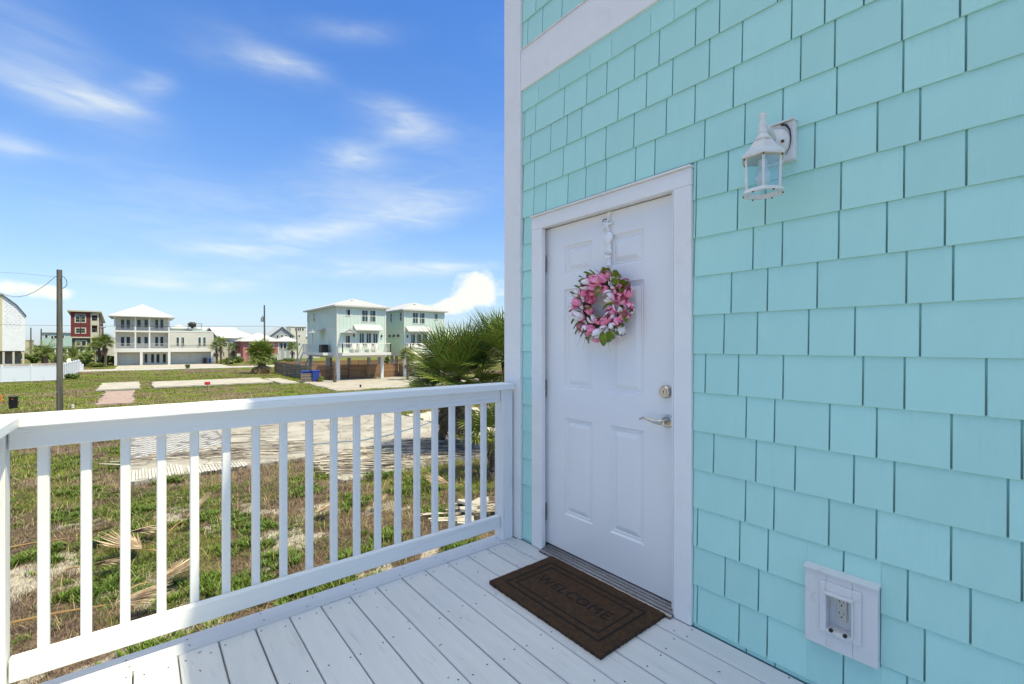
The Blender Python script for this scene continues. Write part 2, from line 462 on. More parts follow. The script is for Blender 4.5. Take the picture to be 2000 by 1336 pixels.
def ong(x, y, z=0.0):        # point on the ground
    d = (H - z) * 897 / (y - 674); l = (x - 1000) / 897 * d
    return CY_ * l + SY_ * d, -SY_ * l + CY_ * d, z


def atd(x, y, d):
    l = (x - 1000) / 897 * d
    return CY_ * l + SY_ * d, -SY_ * l + CY_ * d, H + (674 - y) / 897 * d


# ------------------------------------------------------------------ ground fields
_tab = rng.random((256, 256))


def vnoise(x, y, s, seed=0):
    x = np.asarray(x, float) / s + seed * 17.3; y = np.asarray(y, float) / s + seed * 9.1
    xi = np.floor(x).astype(int); yi = np.floor(y).astype(int); fx = x - xi; fy = y - yi
    fx = fx * fx * (3 - 2 * fx); fy = fy * fy * (3 - 2 * fy)
    g = lambda a, b: _tab[a & 255, b & 255]
    return (g(xi, yi) * (1 - fx) + g(xi + 1, yi) * fx) * (1 - fy) + (g(xi, yi + 1) * (1 - fx) + g(xi + 1, yi + 1) * fx) * fy


def fbm(x, y, s, seed=0):
    return (vnoise(x, y, s, seed) * .5 + vnoise(x, y, s / 2.1, seed + 1) * .28 + vnoise(x, y, s / 4.3, seed + 2) * .22)


def sm(v, a, b):
    t = np.clip((v - a) / (b - a), 0, 1); return t * t * (3 - 2 * t)


def green_f(x, y):
    d = SY_ * x + CY_ * y
    g = sm(fbm(x, y, 2.1, 3), .46, .60)
    near = sm(d, 7.5, 12.5)
    g = g * (.38 + .5 * near) + .10 * near
    far = sm(d, 24, 34)
    g2 = sm(fbm(x, y, 9.0, 5), .30, .50)
    g = g * (1 - far) + far * (.45 + .55 * g2)
    # browner weeds in front of the far houses
    g = g - .55 * sm(d, 62, 72) * (1 - sm(d, 80, 90)) * sm(fbm(x, y, 8, 9), .35, .55)
    return np.clip(g, 0, 1)


def sand_f(x, y):
    d = SY_ * x + CY_ * y
    s = sm(fbm(x, y, .9, 21), .47, .60) * (1 - .7 * sm(d, 10.5, 14))
    s = s * (1 - .85 * sm(d, 20, 26)) + .12 * sm(fbm(x, y, 6, 25), .62, .7)
    return np.clip(s * (1 - .5 * green_f(x, y)), 0, 1)


SLABS = [(-.45, 12.6, 18.35, 27.3), (4.9, 11.4, 14.4, 18.4), (-3.1, 0, 57.5, 68), (-2.45, -.3, 43.8, 56.3), (1.0, 11.9, 57.3, 66), (12.0, 14.0, 55.2, 64.6),
         (14.5, 30, 44, 58.4), (-8, 60, 101, 108.5), (-4, 14.5, 108.4, 127), (-.6, 2.6, -5, 2.6), (2, 9, -9, 2.6)]


def on_slab(x, y, m=0.0):
    k = np.zeros(np.shape(x), bool)
    for a, b, c, d in SLABS: k |= (x > a - m) & (x < b + m) & (y > c - m) & (y < d + m)
    return k


def axis_pts(lo, hi, fine_lo, fine_hi, st):
    a = [fine_lo]; s_ = st
    while a[-1] > lo: s_ *= 1.12; a.append(a[-1] - s_)
    b = [fine_hi]; s_ = st
    while b[-1] < hi: s_ *= 1.12; b.append(b[-1] + s_)
    mid = list(np.arange(fine_lo, fine_hi, st))
    return np.array(sorted(set(a[1:] + mid + b)))


gx = axis_pts(-4000, 4000, -14, 16, .3); gy = axis_pts(-3000, 5000, 4, 40, .3)
GX, GY = np.meshgrid(gx, gy); nx, ny = len(gx), len(gy)
dd = SY_ * GX + CY_ * GY
GZ = (fbm(GX, GY, 3.0, 31) - .5) * .16 * (1 - sm(dd, 120, 300)) - .03
GZ = np.where(on_slab(GX, GY, .35), -.06, GZ)
gme = bpy.data.meshes.new('ground')
gv = np.stack([GX, GY, GZ], -1).reshape(-1, 3)
ii, jj = np.meshgrid(np.arange(nx - 1), np.arange(ny - 1)); a_ = (jj * nx + ii).ravel()
gf = np.stack([a_, a_ + 1, a_ + nx + 1, a_ + nx], -1)
gme.from_pydata(gv.tolist(), [], gf.tolist())
for nm, fn in (('green', green_f), ('sand', sand_f)):
    at = gme.attributes.new(nm, 'FLOAT', 'POINT'); at.data.foreach_set('value', fn(GX, GY).ravel().astype(np.float32))
gme.polygons.foreach_set('use_smooth', [True] * len(gme.polygons))
gm = bpy.data.materials.new('weedy_sand'); gm.use_nodes = True
t = NT(gm.node_tree); bs = gm.node_tree.nodes['Principled BSDF']
oc = t.n('ShaderNodeTexCoord').outputs['Object']
ag = t.n('ShaderNodeAttribute', attribute_name='green').outputs['Fac']; asd = t.n('ShaderNodeAttribute', attribute_name='sand').outputs['Fac']
n1 = t.noise(oc, 9, 8, .7); n2 = t.noise(oc, 2.2, 7, .65); n3 = t.noise(oc, 38, 4, .7); n4 = t.noise(oc, .35, 6, .6)
lit = t.mix(t.ramp(n1, .38, .62), (.115, .080, .062), (.235, .170, .125))
lit = t.mix(t.m('MULTIPLY', t.ramp(n3, .55, .7), .6), lit, (.33, .25, .17))
snd = t.mix(t.ramp(n1, .35, .65), (.38, .335, .28), (.54, .50, .44))
grn = t.mix(t.ramp(n1, .35, .62), (.075, .12, .012), (.145, .19, .022))
grn = t.mix(t.m('MULTIPLY', t.ramp(n4, .44, .60), .85), grn, (.17, .125, .075))
c = t.mix(t.ramp(t.m('ADD', asd, t.m('MULTIPLY', t.m('SUBTRACT', n2, .5), 1.1)), .38, .52), lit, snd)
c = t.mix(t.ramp(t.m('ADD', ag, t.m('MULTIPLY', t.m('SUBTRACT', n1, .5), 1.2)), .38, .62), c, grn)
t.put(bs.inputs['Base Color'], c); bs.inputs['Roughness'].default_value = .95; bs.inputs['Specular IOR Level'].default_value = .15
b = t.n('ShaderNodeBump', i_0=.9, i_1=.06); t.put(b.inputs['Height'], t.m('ADD', n1, t.m('MULTIPLY', n3, .35))); gm.node_tree.links.new(b.outputs[0], bs.inputs['Normal'])
gme.materials.append(gm)
go = bpy.data.objects.new('ground', gme); COL.objects.link(go); go['kind'] = 'structure'; go['label'] = 'sandy weedy ground of the empty lots'

# ------------------------------------------------------------------ flat pieces of the setting
def slab(name, x0, x1, y0, y1, z, m, th=.14, jag=.0, label=None):
    pts = []
    if jag > 0:
        for (ax, ay, bx, by) in ((x0, y0, x1, y0), (x1, y0, x1, y1), (x1, y1, x0, y1), (x0, y1, x0, y0)):
            n = max(3, int(math.hypot(bx - ax, by - ay) / .5))
            for k in range(n):
                f = k / n; pts.append((ax + (bx - ax) * f + random.uniform(-jag, jag), ay + (by - ay) * f + random.uniform(-jag, jag)))
    else: pts = [(x0, y0), (x1, y0), (x1, y1), (x0, y1)]
    return struct(name, MB().prism(pts, 'z', z - th, z), m, label=label)


slab('street', -60, 140, 101.5, 108, .03, M_road)
slab('driveway', -3.4, 14.2, 108.2, 125.4, .05, M_conc2, jag=.1)
slab('concrete_slab', -.45, 12.4, 18.4, 27.2, .07, M_conc, jag=.06, label='old house slab left in the weeds')
slab('concrete_slab', 4.9, 11.3, 14.5, 18.3, .06, M_conc, jag=.14, label='cracked slab remnant by the palm')
slab('concrete_slab', 12.6, 24, 17.2, 26.0, .05, M_sand, jag=.2)
slab('concrete_slab', -3.1, .05, 57.5, 67.5, .14, M_conc2, jag=.1)
slab('garden_path', -2.4, -.35, 44.2, 56.2, .05, M_brick, jag=.14)
slab('concrete_slab', 1.1, 11.8, 57.4, 66, .16, M_conc2, jag=.12)
slab('concrete_slab', 12.2, 14.0, 55.4, 64.6, .10, M_conc2, jag=.1)
slab('sand_driveway', 14.6, 34, 43.5, 58.2, .03, M_pave, jag=.45)

# white lattice of old floor tiles on the slab
tl = thing('tile_floor', 'patch of white tiles in grey grout still stuck on the old slab', 'tile floor', (1.2, 24.3, .07))
obj('grout_bed', MB().box(-.38, 2.98, 21.95, 26.75, .071, .08), mat('grey_grout', (.17, .16, .16), .9), tl)
tile_me = None
for r_ in range(20):
    for c_ in range(10):
        x = -.2 + c_ * .33 + (.165 if r_ % 2 else 0); y = 22.1 + r_ * .235
        if x > 2.9 or random.random() < .05 or (x > 2.2 and random.random() < .4): continue
        if tile_me is None:
            o = obj('tile', MB().prism([(x - .135, y), (x, y - .085), (x + .135, y), (x, y + .085)], 'z', .08, .092), M_tilew, tl, loc=(x, y, .08)); tile_me = o
        else:
            o = tile_me.copy(); COL.objects.link(o); o.parent = tl; o.location = Vector((x, y, .08)) - Vector(tl.location); o.rotation_euler.z = random.uniform(-.02, .02)
# rows of white boards along the slab's front edge
bw = None
for nm, xa, xb, ya, yb in (('left', -.42, 1.12, 18.5, 20.0), ('right', 1.28, 2.95, 18.35, 19.5)):
    rt = thing('board_row', ('row of weathered white boards side by side at the slab\'s left corner', 'shorter row of white boards beside the gap, right of the first row on the slab')[nm == 'right'], 'boards', ((xa + xb) / 2, (ya + yb) / 2, .07))
    k = 0; x = xa
    while x < xb:
        wd = random.uniform(.07, .10); l0 = ya + random.uniform(-.12, .1); l1 = yb + random.uniform(-.15, .1)
        o = obj('board', MB().box(x, x + wd - .022, l0, l1, .075, .075 + random.uniform(.02, .035)), M_board, rt, loc=(x, ya, .075)); x += wd

# ------------------------------------------------------------------ own house: the teal wall
HOUSE = thing('teal_house', 'aqua shingled house wall with white trim around the front door', 'house', (3.0, -2.0, 0))
Z0 = H - .040; EXP = .1778
ROWS = {9: [2.186, 1.994, 1.75, 1.596, 1.35, 1.221], 8: [2.327, 2.218, 1.959, 1.78, 1.633, 1.451, 1.305, 1.114, 1.001],
 7: [2.267, 2.077, 1.935, 1.82, 1.556, 1.379, 1.232, 1.048, 0.902, 0.711, 0.598], 6: [2.341, 2.23, 1.967, 1.79, 1.64, 1.455, 1.266, 1.117, 0.94, 0.679, 0.566, 0.373, 0.232],
 5: [2.235, 2.119, 1.928, 1.787, 1.639, 1.445, 1.33, 1.07, 0.891, 0.743, 0.56, 0.37, 0.219], 4: [2.336, 2.186, 2.002, 1.854, 1.664, 1.55, 1.289, 1.11, 0.963, 0.631, 0.44, 0.327],
 3: [1.113, 0.922, 0.809, 0.547, 0.368, 0.218], 2: [1.12, 0.858, 0.745, 0.554, 0.414, 0.267], 1: [0.949, 0.801, 0.623, 0.362, 0.248], 0: [0.981, 0.841, 0.652, 0.505, 0.327],
 -1: [1.067, 0.919, 0.742, 0.481, 0.367, 0.175], -2: [0.886, 0.774, 0.583, 0.442, 0.252, 0.102], -3: [1.028, 0.846, 0.699, 0.508, 0.394, 0.13], -4: [0.889, 0.776, 0.585, 0.443, 0.253, 0.102],
 -5: [1.105, 0.913, 0.799, 0.539, 0.359, 0.209], -6: [0.977, 0.836, 0.316], -7: [1.106, 0.916, 0.802, 0.54, 0.361]}
DOOR_L, DOOR_R, HEAD = 2.238, 1.127, H + .825
OUTL = (.43, .657, H - 1.118, H - .83)


def shingle(y0, y1, z0, z1, drop=.012, kind='shingle', xb=1.994):
    g = .0028; y0 += g; y1 -= g
    if y1 - y0 < .008 or z1 - z0 < .01: return
    x_b, x_t = xb, 2.0022; th = .007; c_ = .0012
    v = [(x_b + c_, y0, z0), (x_b + c_, y1, z0), (x_b, y1 - c_, z0 + c_ * 1.4), (x_b, y0 + c_, z0 + c_ * 1.4), (x_t, y1 - c_, z1), (x_t, y0 + c_, z1),
         (x_t + th, y1, z1), (x_t + th, y0, z1), (x_b + th, y1, z0), (x_b + th, y0, z0), (x_b + c_, y0, z0 + c_ * 1.4), (x_b + c_, y1, z0 + c_ * 1.4), (x_t + c_, y0, z1), (x_t + c_, y1, z1)]
    f = [(3, 2, 4, 5), (0, 1, 2, 3), (0, 9, 8, 1), (10, 3, 5, 12), (2, 11, 13, 4), (0, 10, 12, 7, 9), (1, 8, 6, 13, 11), (0, 3, 10), (1, 11, 2)]
    mb = MB().add(v, f)
    obj(kind, mb, M_teal, HOUSE, loc=(2.0, (y0 + y1) / 2, z0))


YEND, YLAST = 2.349, -1.6
for j in range(-7, 10):
    z0 = Z0 + EXP * j; z1 = z0 + EXP + .004
    if j == 9: z1 = H + 1.70
    seams = list(ROWS[j]); s_ = min(seams)
    while s_ > YLAST + .3:
        s_ -= random.choice([.12, .15, .18, .2, .24, .27, .3]); seams.append(s_)
    if j == 9: seams = [s_ for s_ in seams if s_ > 1.2] + [1.0, .72, .45]
    cuts = [YEND] + seams + [YLAST]
    if j == 9:          # caulked top course: one wide strip with short slits
        for a, b in zip(cuts[:-1], cuts[1:]): obj('shingle', MB().box(1.994, 2.008, b + .0012, a - .0012, z0, z0 + .105), M_teal, HOUSE, loc=(2, (a + b) / 2, z0))
        obj('shingle_strip', MB().box(1.994, 2.008, YLAST, YEND, z0 + .105, z1), M_teal, HOUSE)
        continue
    dr, dl = DOOR_R, DOOR_L
    out_ = []
    zz1 = min(z1, 99)
    for a, b in zip(cuts[:-1], cuts[1:]):      # a > b
        if z1 <= HEAD + .01 or z0 < HEAD - .0:   # row meets the door opening
            if z0 >= HEAD: out_.append((a, b, z0, z1)); continue
            if z1 > HEAD + .03:                 # row that is notched by the head trim
                for aa, bb, cc in ((a, max(b, dl), z0), (min(a, dl), max(b, dr), HEAD), (min(a, dr), b, z0)):
                    if aa - bb > .012: out_.append((aa, bb, cc, z1))
            else:
                for aa, bb in ((a, max(b, dl)), (min(a, dr), b)):
                    if aa - bb > .012: out_.append((aa, bb, z0, z1))
        else: out_.append((a, b, z0, z1))
    for (a, b, q0, q1) in out_:
        y0o, y1o, z0o, z1o = OUTL
        if b < y1o and a > y0o and q0 < z1o and q1 > z0o:      # around the outlet block
            if a > y1o: shingle(y1o - .0032, a, q0, q1)
            if b < y0o: shingle(b, y0o + .0032, q0, q1)
            aa, bb = min(a, y1o + .003), max(b, y0o - .003)
            if q0 < z0o - .02: shingle(bb, aa, q0, z0o)
            if q1 > z1o + .02: shingle(bb, aa, z1o, q1)
        else: shingle(b, a, q0, q1)
# starter course and the rows above the belt
zb = Z0 - 7 * EXP
ys = [YEND, DOOR_L]; obj('shingle', MB().box(2.0005, 2.008, DOOR_L, YEND, H - 1.303, zb + .01), M_teal, HOUSE, loc=(2, 2.29, H - 1.3))
cs = [DOOR_R, .886, .773, .52, .3, .1, -.3, -.8, YLAST]
for a, b in zip(cs[:-1], cs[1:]): obj('shingle', MB().box(2.0005, 2.008, b + .003, a - .003, H - 1.303, zb + .01), M_teal, HOUSE, loc=(2, a, H - 1.3))
zt = H + 1.972
for k, seams in enumerate([[2.296, 2.152, 1.978], [2.213, 2.0], [2.30, 2.1, 1.93]]):
    z0 = zt if k == 0 else H + 2.158 + (k - 1) * EXP; z1 = H + 2.158 + k * EXP + .004
    s_ = min(seams)
    while s_ > .2: s_ -= random.choice([.15, .18, .22, .27]); seams.append(s_)
    cuts = [YEND] + seams + [-.2]
    for a, b in zip(cuts[:-1], cuts[1:]): shingle(b, a, z0, z1)
body = MB()
body.box(2.0136, 2.16, -9, DOOR_R + .06, 0, H + 4.6); body.box(2.0136, 2.16, DOOR_L - .04, 2.50, 0, H + 4.6)
body.box(2.0136, 2.16, DOOR_R + .0602, DOOR_L - .0402, H + .77, H + 4.6); body.box(2.0136, 2.16, DOOR_R + .0602, DOOR_L - .0402, 0, H - 1.33)
obj('wall', body, M_tealback, HOUSE)
obj('under_layer', MB().box(2.0083, 2.0134, YLAST, DOOR_R, H - 1.30, H + 2.69).box(2.0083, 2.0134, DOOR_L, 2.345, H - 1.30, H + 2.69).box(2.0083, 2.0134, DOOR_R + .001, DOOR_L - .001, H + .83, H + 2.69), M_tealback, HOUSE)
obj('back_wall', MB().box(2.161, 8.5, 2.36, 2.50, 0, H + 4.6).box(8.36, 8.5, -9, 2.359, 0, H + 4.6).box(2.161, 8.5, -9.1, -9.0, 0, H + 4.6), M_teal, HOUSE)
obj('upper_wall', MB().box(1.9965, 2.0135, -9, 2.345, H + 2.70, H + 4.6).box(1.9965, 2.0135, -9, YLAST, H - 1.3, H + 2.69), M_teal, HOUSE)
obj('roof', MB().prism([(1.637, H + 4.55), (1.637, H + 4.72), (5.2, H + 6.3), (8.9, H + 4.72), (8.9, H + 4.55)], 'y', -9.5, 2.95), M_roofg, HOUSE)
# trim
obj('corner_board', MB().box(1.978, 2.013, 2.351, 2.523, H - 1.303, H + 4.55, .003), M_white, HOUSE)
obj('corner_board', MB().box(2.0135, 2.12, 2.501, 2.535, H - 1.303, H + 4.55, .003), M_white, HOUSE)
obj('belt_trim', MB().box(1.982, 2.0135, -9, 2.349, H + 1.700, H + 1.966, .003).box(1.975, 2.0135, -9, 2.3495, H + 1.9665, H + 1.9705), M_white, HOUSE)
dt = obj('door_trim', MB().box(1.980, 2.0135, DOOR_R, 1.217, H - 1.300, H + .7425, .003).box(1.980, 2.0135, 2.140, DOOR_L, H - 1.300, H + .7425, .003)
    .box(1.980, 2.0135, DOOR_R, DOOR_L, H + .743, H + .824, .003).box(1.966, 2.0135, DOOR_R - .004, DOOR_L + .004, H + .8245, H + .834, .002), M_white, HOUSE)
obj('door_jamb', MB().box(2.0137, 2.10, 1.190, 1.247, H - 1.285, H + .752).box(2.0137, 2.10, 2.1745, 2.23, H - 1.285, H + .752).box(2.0137, 2.10, 1.2471, 2.1744, H + .7475, H + .80)
    .box(1.9805, 2.0136, 1.2172, 1.2195, H - 1.285, H + .742).box(2.062, 2.075, 2.160, 2.1744, H - 1.28, H + .747), M_white, HOUSE)
obj('door_seal', MB().box(2.05, 2.06, 1.2472, 2.1743, H + .7425, H + .7474).box(2.05, 2.06, 1.2471, 1.2502, H - 1.27, H + .742).box(2.05, 2.06, 2.171, 2.1744, H - 1.27, H + .742), M_seal, HOUSE)
# door leaf with six raised panels
DX = 2.040; dy0, dy1, dz0, dz1 = 1.2506, 2.1706, H - 1.268, H + .7418
ysp = [(1.422, 1.646), (1.773, 1.998)]; zsp = [(H - 1.043, H - .447), (H - .269, H + .344), (H + .434, H + .611)]
yl = sorted([dy0, dy1] + [v for p in ysp for v in p]); zl = sorted([dz0, dz1] + [v for p in zsp for v in p])
mb = MB()
for a, b in zip(yl[:-1], yl[1:]):
    for c_, d_ in zip(zl[:-1], zl[1:]):
        if (a, b) in ysp and (c_, d_) in zsp:
            lev = [(0, 0), (.005, .008), (.013, .011), (.019, .0075), (.025, .0125), (.048, .003), (.052, .002)]
            rings = [[(DX + e, a + i, c_ + i), (DX + e, b - i, c_ + i), (DX + e, b - i, d_ - i), (DX + e, a + i, d_ - i)] for i, e in lev]
            for r0, r1 in zip(rings[:-1], rings[1:]):
                for k in range(4): mb.quad(r0[k], r0[(k + 1) % 4], r1[(k + 1) % 4], r1[k])
            mb.quad(*rings[-1])
        else: mb.quad((DX, a, c_), (DX, b, c_), (DX, b, d_), (DX, a, d_))
mb.quad((DX, dy0, dz0), (DX + .045, dy0, dz0), (DX + .045, dy0, dz1), (DX, dy0, dz1)); mb.quad((DX, dy1, dz0), (DX + .045, dy1, dz0), (DX + .045, dy1, dz1), (DX, dy1, dz1))
mb.quad((DX, dy0, dz1), (DX, dy1, dz1), (DX + .045, dy1, dz1), (DX + .045, dy0, dz1)); mb.quad((DX, dy0, dz0), (DX, dy1, dz0), (DX + .045, dy1, dz0), (DX + .045, dy0, dz0))
mb.quad((DX + .045, dy0, dz0), (DX + .045, dy1, dz0), (DX + .045, dy1, dz1), (DX + .045, dy0, dz1))
door = obj('front_door', mb, M_door, HOUSE, label='white six-panel front door')
for zc in (H + .522, H - .278, H - 1.07):
    hg = MB()
    for k in range(5): hg.lathe([(0, -.0105), (.0115, -.0092), (.0115, .0092), (0, .0105)], (2.022, 2.157, zc + (k - 2) * .0212), 10)
    hg.box(2.030, 2.0395, 2.158, 2.1735, zc - .052, zc + .052)
    obj('hinge', hg, M_hinge, door)
db = MB().lathe([(.0, -.0), (.0335, 0), (.0335, -.006), (.030, -.026), (.026, -.030), (.018, -.030), (.018, -.026), (.0165, -.026), (.0165, -.031), (0, -.031)], (DX, 1.288, H - .232), 28, 'x')
dbo = obj('deadbolt', db, M_nickel, door, smooth=False)
obj('keyhole', MB().box(DX - .0325, DX - .0312, 1.2868, 1.2892, H - .238, H - .227).lathe([(0, 0), (.003, 0), (.003, -.001), (0, -.001)], (DX - .0315, 1.288, H - .228), 10, 'x'), M_black, dbo)
lv = MB().lathe([(0, 0), (.034, 0), (.034, -.004), (.031, -.011), (.024, -.013), (.015, -.012), (.013, -.02), (.013, -.045), (.0145, -.048), (.0145, -.058), (0, -.060)], (DX, 1.281, H - .378), 28, 'x')
lpts = [(DX - .052, 1.281, H - .378), (DX - .055, 1.300, H - .3795), (DX - .056, 1.325, H - .379), (DX - .055, 1.352, H - .374), (DX - .053, 1.378, H - .369), (DX - .051, 1.400, H - .371), (DX - .050, 1.415, H - .379)]
lv.tube(lpts, [.0135, .0125, .0105, .008, .0068, .006, .0045], 12)
lo_ = obj('lever_handle', lv, M_nickel, door, smooth=False)
obj('keyhole', MB().lathe([(0, 0), (.004, 0), (.004, -.0012), (0, -.0012)], (DX - .0602, 1.281, H - .378), 12, 'x'), M_black, lo_)
# sill
sill = obj('door_sill', MB().prism([(1.962, H - 1.302), (1.962, H - 1.296), (1.972, H - 1.290), (2.038, H - 1.276), (2.10, H - 1.272), (2.10, H - 1.302)], 'y', 1.2185, 2.1395), M_alu, HOUSE)
obj('sill_strip', MB().box(1.955, 1.9615, 1.2185, 2.1395, H - 1.303, H - 1.2925, .001).box(1.976, 1.980, 1.2186, 2.1394, H - 1.2895, H - 1.2865).box(2.000, 2.003, 1.2186, 2.1394, H - 1.284, H - 1.281).box(2.018, 2.021, 1.2186, 2.1394, H - 1.280, H - 1.277), M_hinge, HOUSE)

# ------------------------------------------------------------------ deck
deck = bpy.data.objects.new('deck', None); COL.objects.link(deck); deck.location = (.8, 0, H - 1.305); deck['kind'] = 'structure'; deck['label'] = 'white painted wooden deck'
DZ = H - 1.305
seams = [-.454, -.309, -.163, -.018, .127, .272, .417, .561, .706, .853, .996, 1.143, 1.288, 1.435, 1.581, 1.731, 1.8765, 1.9965]
nb = MB()
for k, (a, b) in enumerate(zip(seams[:-1], seams[1:])):
    g = random.uniform(.0022, .0042); top = DZ + random.uniform(-.0012, .0008)
    o = obj('deck_board', MB().box(a + g, b - g, -3.2, 2.388 - random.uniform(0, .003), DZ - .036, top, .004), M_deck, deck, loc=((a + b) / 2, 0, DZ))
    for jy in (2.335, 1.93, 1.52, 1.11, .70, .29, -.12, -.6):
        for f in (.2, .8):
            x = a + (b - a) * f + random.uniform(-.012, .012); y = jy + random.uniform(-.02, .02)
            if random.random() < .12: continue
            if 1.46 < x and 1.23 < y < 2.03: continue
            nb.lathe([(0, .0011), (.0036, .0009), (.0042, 0)], (x, y, top), 8)
for f in range(10):
    for yy in (2.43, 2.49): nb.lathe([(0, .0011), (.0034, .0009), (.004, 0)], (-.3 + f * .245 + random.uniform(-.03, .03), yy + random.uniform(-.01, .01), DZ), 8)
o = obj('deck_border', MB().box(-.53, 1.975, 2.393, 2.528, DZ - .036, DZ, .004), M_deckb, deck)
obj('nail_heads', nb, M_nail, deck, kind='stuff')
obj('deck_frame', MB().box(-.51, 1.99, 2.47, 2.51, DZ - .24, DZ - .038).box(-.51, -.47, -3.2, 2.46, DZ - .24, DZ - .038), M_rail['x'], deck)
for k in range(9): obj('joist', MB().box(-.465, 1.99, -2.9 + k * .62, -2.86 + k * .62, DZ - .22, DZ - .04), M_rail['x'], deck)
for x, y in ((-.40, 2.40), (-.40, -3.0), (1.85, 2.40)):
    obj('deck_post', MB().box(x - .07, x + .07, y - .07, y + .07, -.1, DZ - .241), M_rail['z'], deck)

db_ = MB()
for _ in range(26):
    x, y = random.uniform(-.1, 1.95), random.uniform(.4, 2.35); a = random.uniform(0, 3.1); l = random.uniform(.003, .010)
    if 1.45 < x and 1.2 < y < 2.06: continue
    db_.tube([(x, y, DZ + .0016), (x + l * math.cos(a), y + l * math.sin(a), DZ + .003), (x + 2 * l * math.cos(a + .3), y + 2 * l * math.sin(a + .3), DZ + .0016)], [.0012, .0016, .0008], 4)
stuff('leaf_litter', db_, mat('brown_litter', (.16, .11, .06), .9, island=.5), label='tiny dry leaf bits on the deck')
# ------------------------------------------------------------------ railing
rail = thing('deck_railing', 'white painted wooden railing with square balusters along the deck edge', 'railing', (.8, 2.45, DZ))
CZ = H - .257
obj('top_rail', MB().add([(-.475, 2.515, CZ), (1.952, 2.515, CZ), (1.952, 2.375, CZ), (-.333, 2.375, CZ), (-.475, 2.515, CZ - .038), (1.952, 2.515, CZ - .038), (1.952, 2.375, CZ - .038), (-.333, 2.375, CZ - .038)],
    [(0, 3, 2, 1), (4, 5, 6, 7), (0, 1, 5, 4), (1, 2, 6, 5), (2, 3, 7, 6), (3, 0, 4, 7)]), M_rail['x'], rail)
obj('top_rail', MB().add([(-.4765, 2.5135, CZ + .0006), (-.3345, 2.3735, CZ + .0006), (-.3345, -3.2, CZ), (-.4765, -3.2, CZ), (-.4765, 2.5135, CZ - .038), (-.3345, 2.3735, CZ - .038), (-.3345, -3.2, CZ - .038), (-.4765, -3.2, CZ - .038)],
    [(0, 1, 2, 3), (4, 7, 6, 5), (0, 4, 5, 1), (1, 5, 6, 2), (2, 6, 7, 3), (3, 7, 4, 0)]), M_rail['y'], rail)
for o in list(rail.children):
    bv = o.modifiers.new('bevel', 'BEVEL'); bv.width = .004; bv.segments = 2
obj('upper_rail', MB().box(-.366, 1.875, 2.432, 2.4695, H - .380, H - .2955, .003), M_rail['x'], rail)
obj('lower_rail', MB().box(-.366, 1.875, 2.432, 2.4695, H - 1.225, H - 1.140, .004), M_rail['x'], rail)
obj('post', MB().box(1.878, 1.966, 2.412, 2.500, DZ + .0005, CZ - .0385, .004), M_rail['z'], rail)
obj('post', MB().box(-.459, -.3715, 2.412, 2.500, DZ + .0005, CZ - .0385, .004), M_rail['z'], rail)
obj('post', MB().box(-.459, -.3715, -.60, -.512, DZ + .0005, CZ - .0385, .004), M_rail['z'], rail)
bp = None
for x0, x1 in [(-0.302, -0.262), (-0.181, -0.144), (-0.061, -0.028), (0.06, 0.09), (0.177, 0.208), (0.298, 0.329), (0.422, 0.448), (0.54, 0.573), (0.664, 0.694), (0.788, 0.815), (0.911, 0.938), (1.03, 1.058),
     (1.153, 1.177), (1.274, 1.301), (1.395, 1.423), (1.519, 1.541), (1.643, 1.667), (1.764, 1.785)]:
    xc = (x0 + x1) / 2
    if bp is None: bp = obj('baluster', MB().box(xc - .0165, xc + .0165, 2.4705, 2.5035, H - 1.222, H - .2955, .003), M_rail['z'], rail, loc=(xc, 2.487, H - 1.22))
    else:
        o = bp.copy(); COL.objects.link(o); o.parent = rail; o.location = Vector((xc, 2.487, H - 1.22)) - Vector(rail.location); o.rotation_euler = (random.uniform(-.001, .001), random.uniform(-.0012, .0012), random.uniform(-.02, .02))
obj('upper_rail', MB().box(-.432, -.395, -.510, 2.41, H - .380, H - .2955, .003), M_rail['y'], rail)
obj('lower_rail', MB().box(-.432, -.395, -.510, 2.41, H - 1.225, H - 1.140, .004), M_rail['y'], rail)
for k in range(23):
    o = bp.copy(); COL.objects.link(o); o.parent = rail; o.location = Vector((-.450, 2.28 - k * .121, H - 1.22)) - Vector(rail.location)

# ------------------------------------------------------------------ doormat
mt = thing('doormat', 'brown coir doormat with black double border and the word WELCOME, before the door', 'doormat', (1.72, 1.63, DZ + .001))
mx0, mx1, my0, my1 = 1.482, 1.955, 1.245, 2.022; mz = DZ + .0195
N = 90; mb = MB(); ring = []
for (ax, ay, bx, by, n) in ((mx0, my0, mx1, my0, 46), (mx1, my0, mx1, my1, 76), (mx1, my1, mx0, my1, 46), (mx0, my1, mx0, my0, 76)):
    for k in range(n): ring.append((ax + (bx - ax) * k / n + random.uniform(-.0022, .0022), ay + (by - ay) * k / n + random.uniform(-.0022, .0022)))
mb.prism(ring, 'z', DZ + .001, mz)
obj('mat_base', mb, M_coir, mt)
pr = MB()
def rect_ring(i, wd, z):
    a0, a1, b0, b1 = mx0 + i, mx1 - i, my0 + i, my1 - i
    for (x0, x1, y0, y1) in ((a0, a1, b0, b0 + wd), (a0, a1, b1 - wd, b1), (a0, a0 + wd, b0 + wd, b1 - wd), (a1 - wd, a1, b0 + wd, b1 - wd)): pr.box(x0, x1, y0, y1, mz - .002, z)
rect_ring(.060, .011, mz + .0012); rect_ring(.103, .008, mz + .0012)
obj('border_print', pr, M_coird, mt)
fc = bpy.data.curves.new('mat_text', 'FONT'); fc.body = 'WELCOME'; fc.size = .092; fc.align_x = 'CENTER'; fc.align_y = 'CENTER'; fc.extrude = .0012; fc.space_character = 1.15; fc.offset = 0.0
tmp = bpy.data.objects.new('tmp_text', fc); COL.objects.link(tmp); bpy.context.view_layer.update()
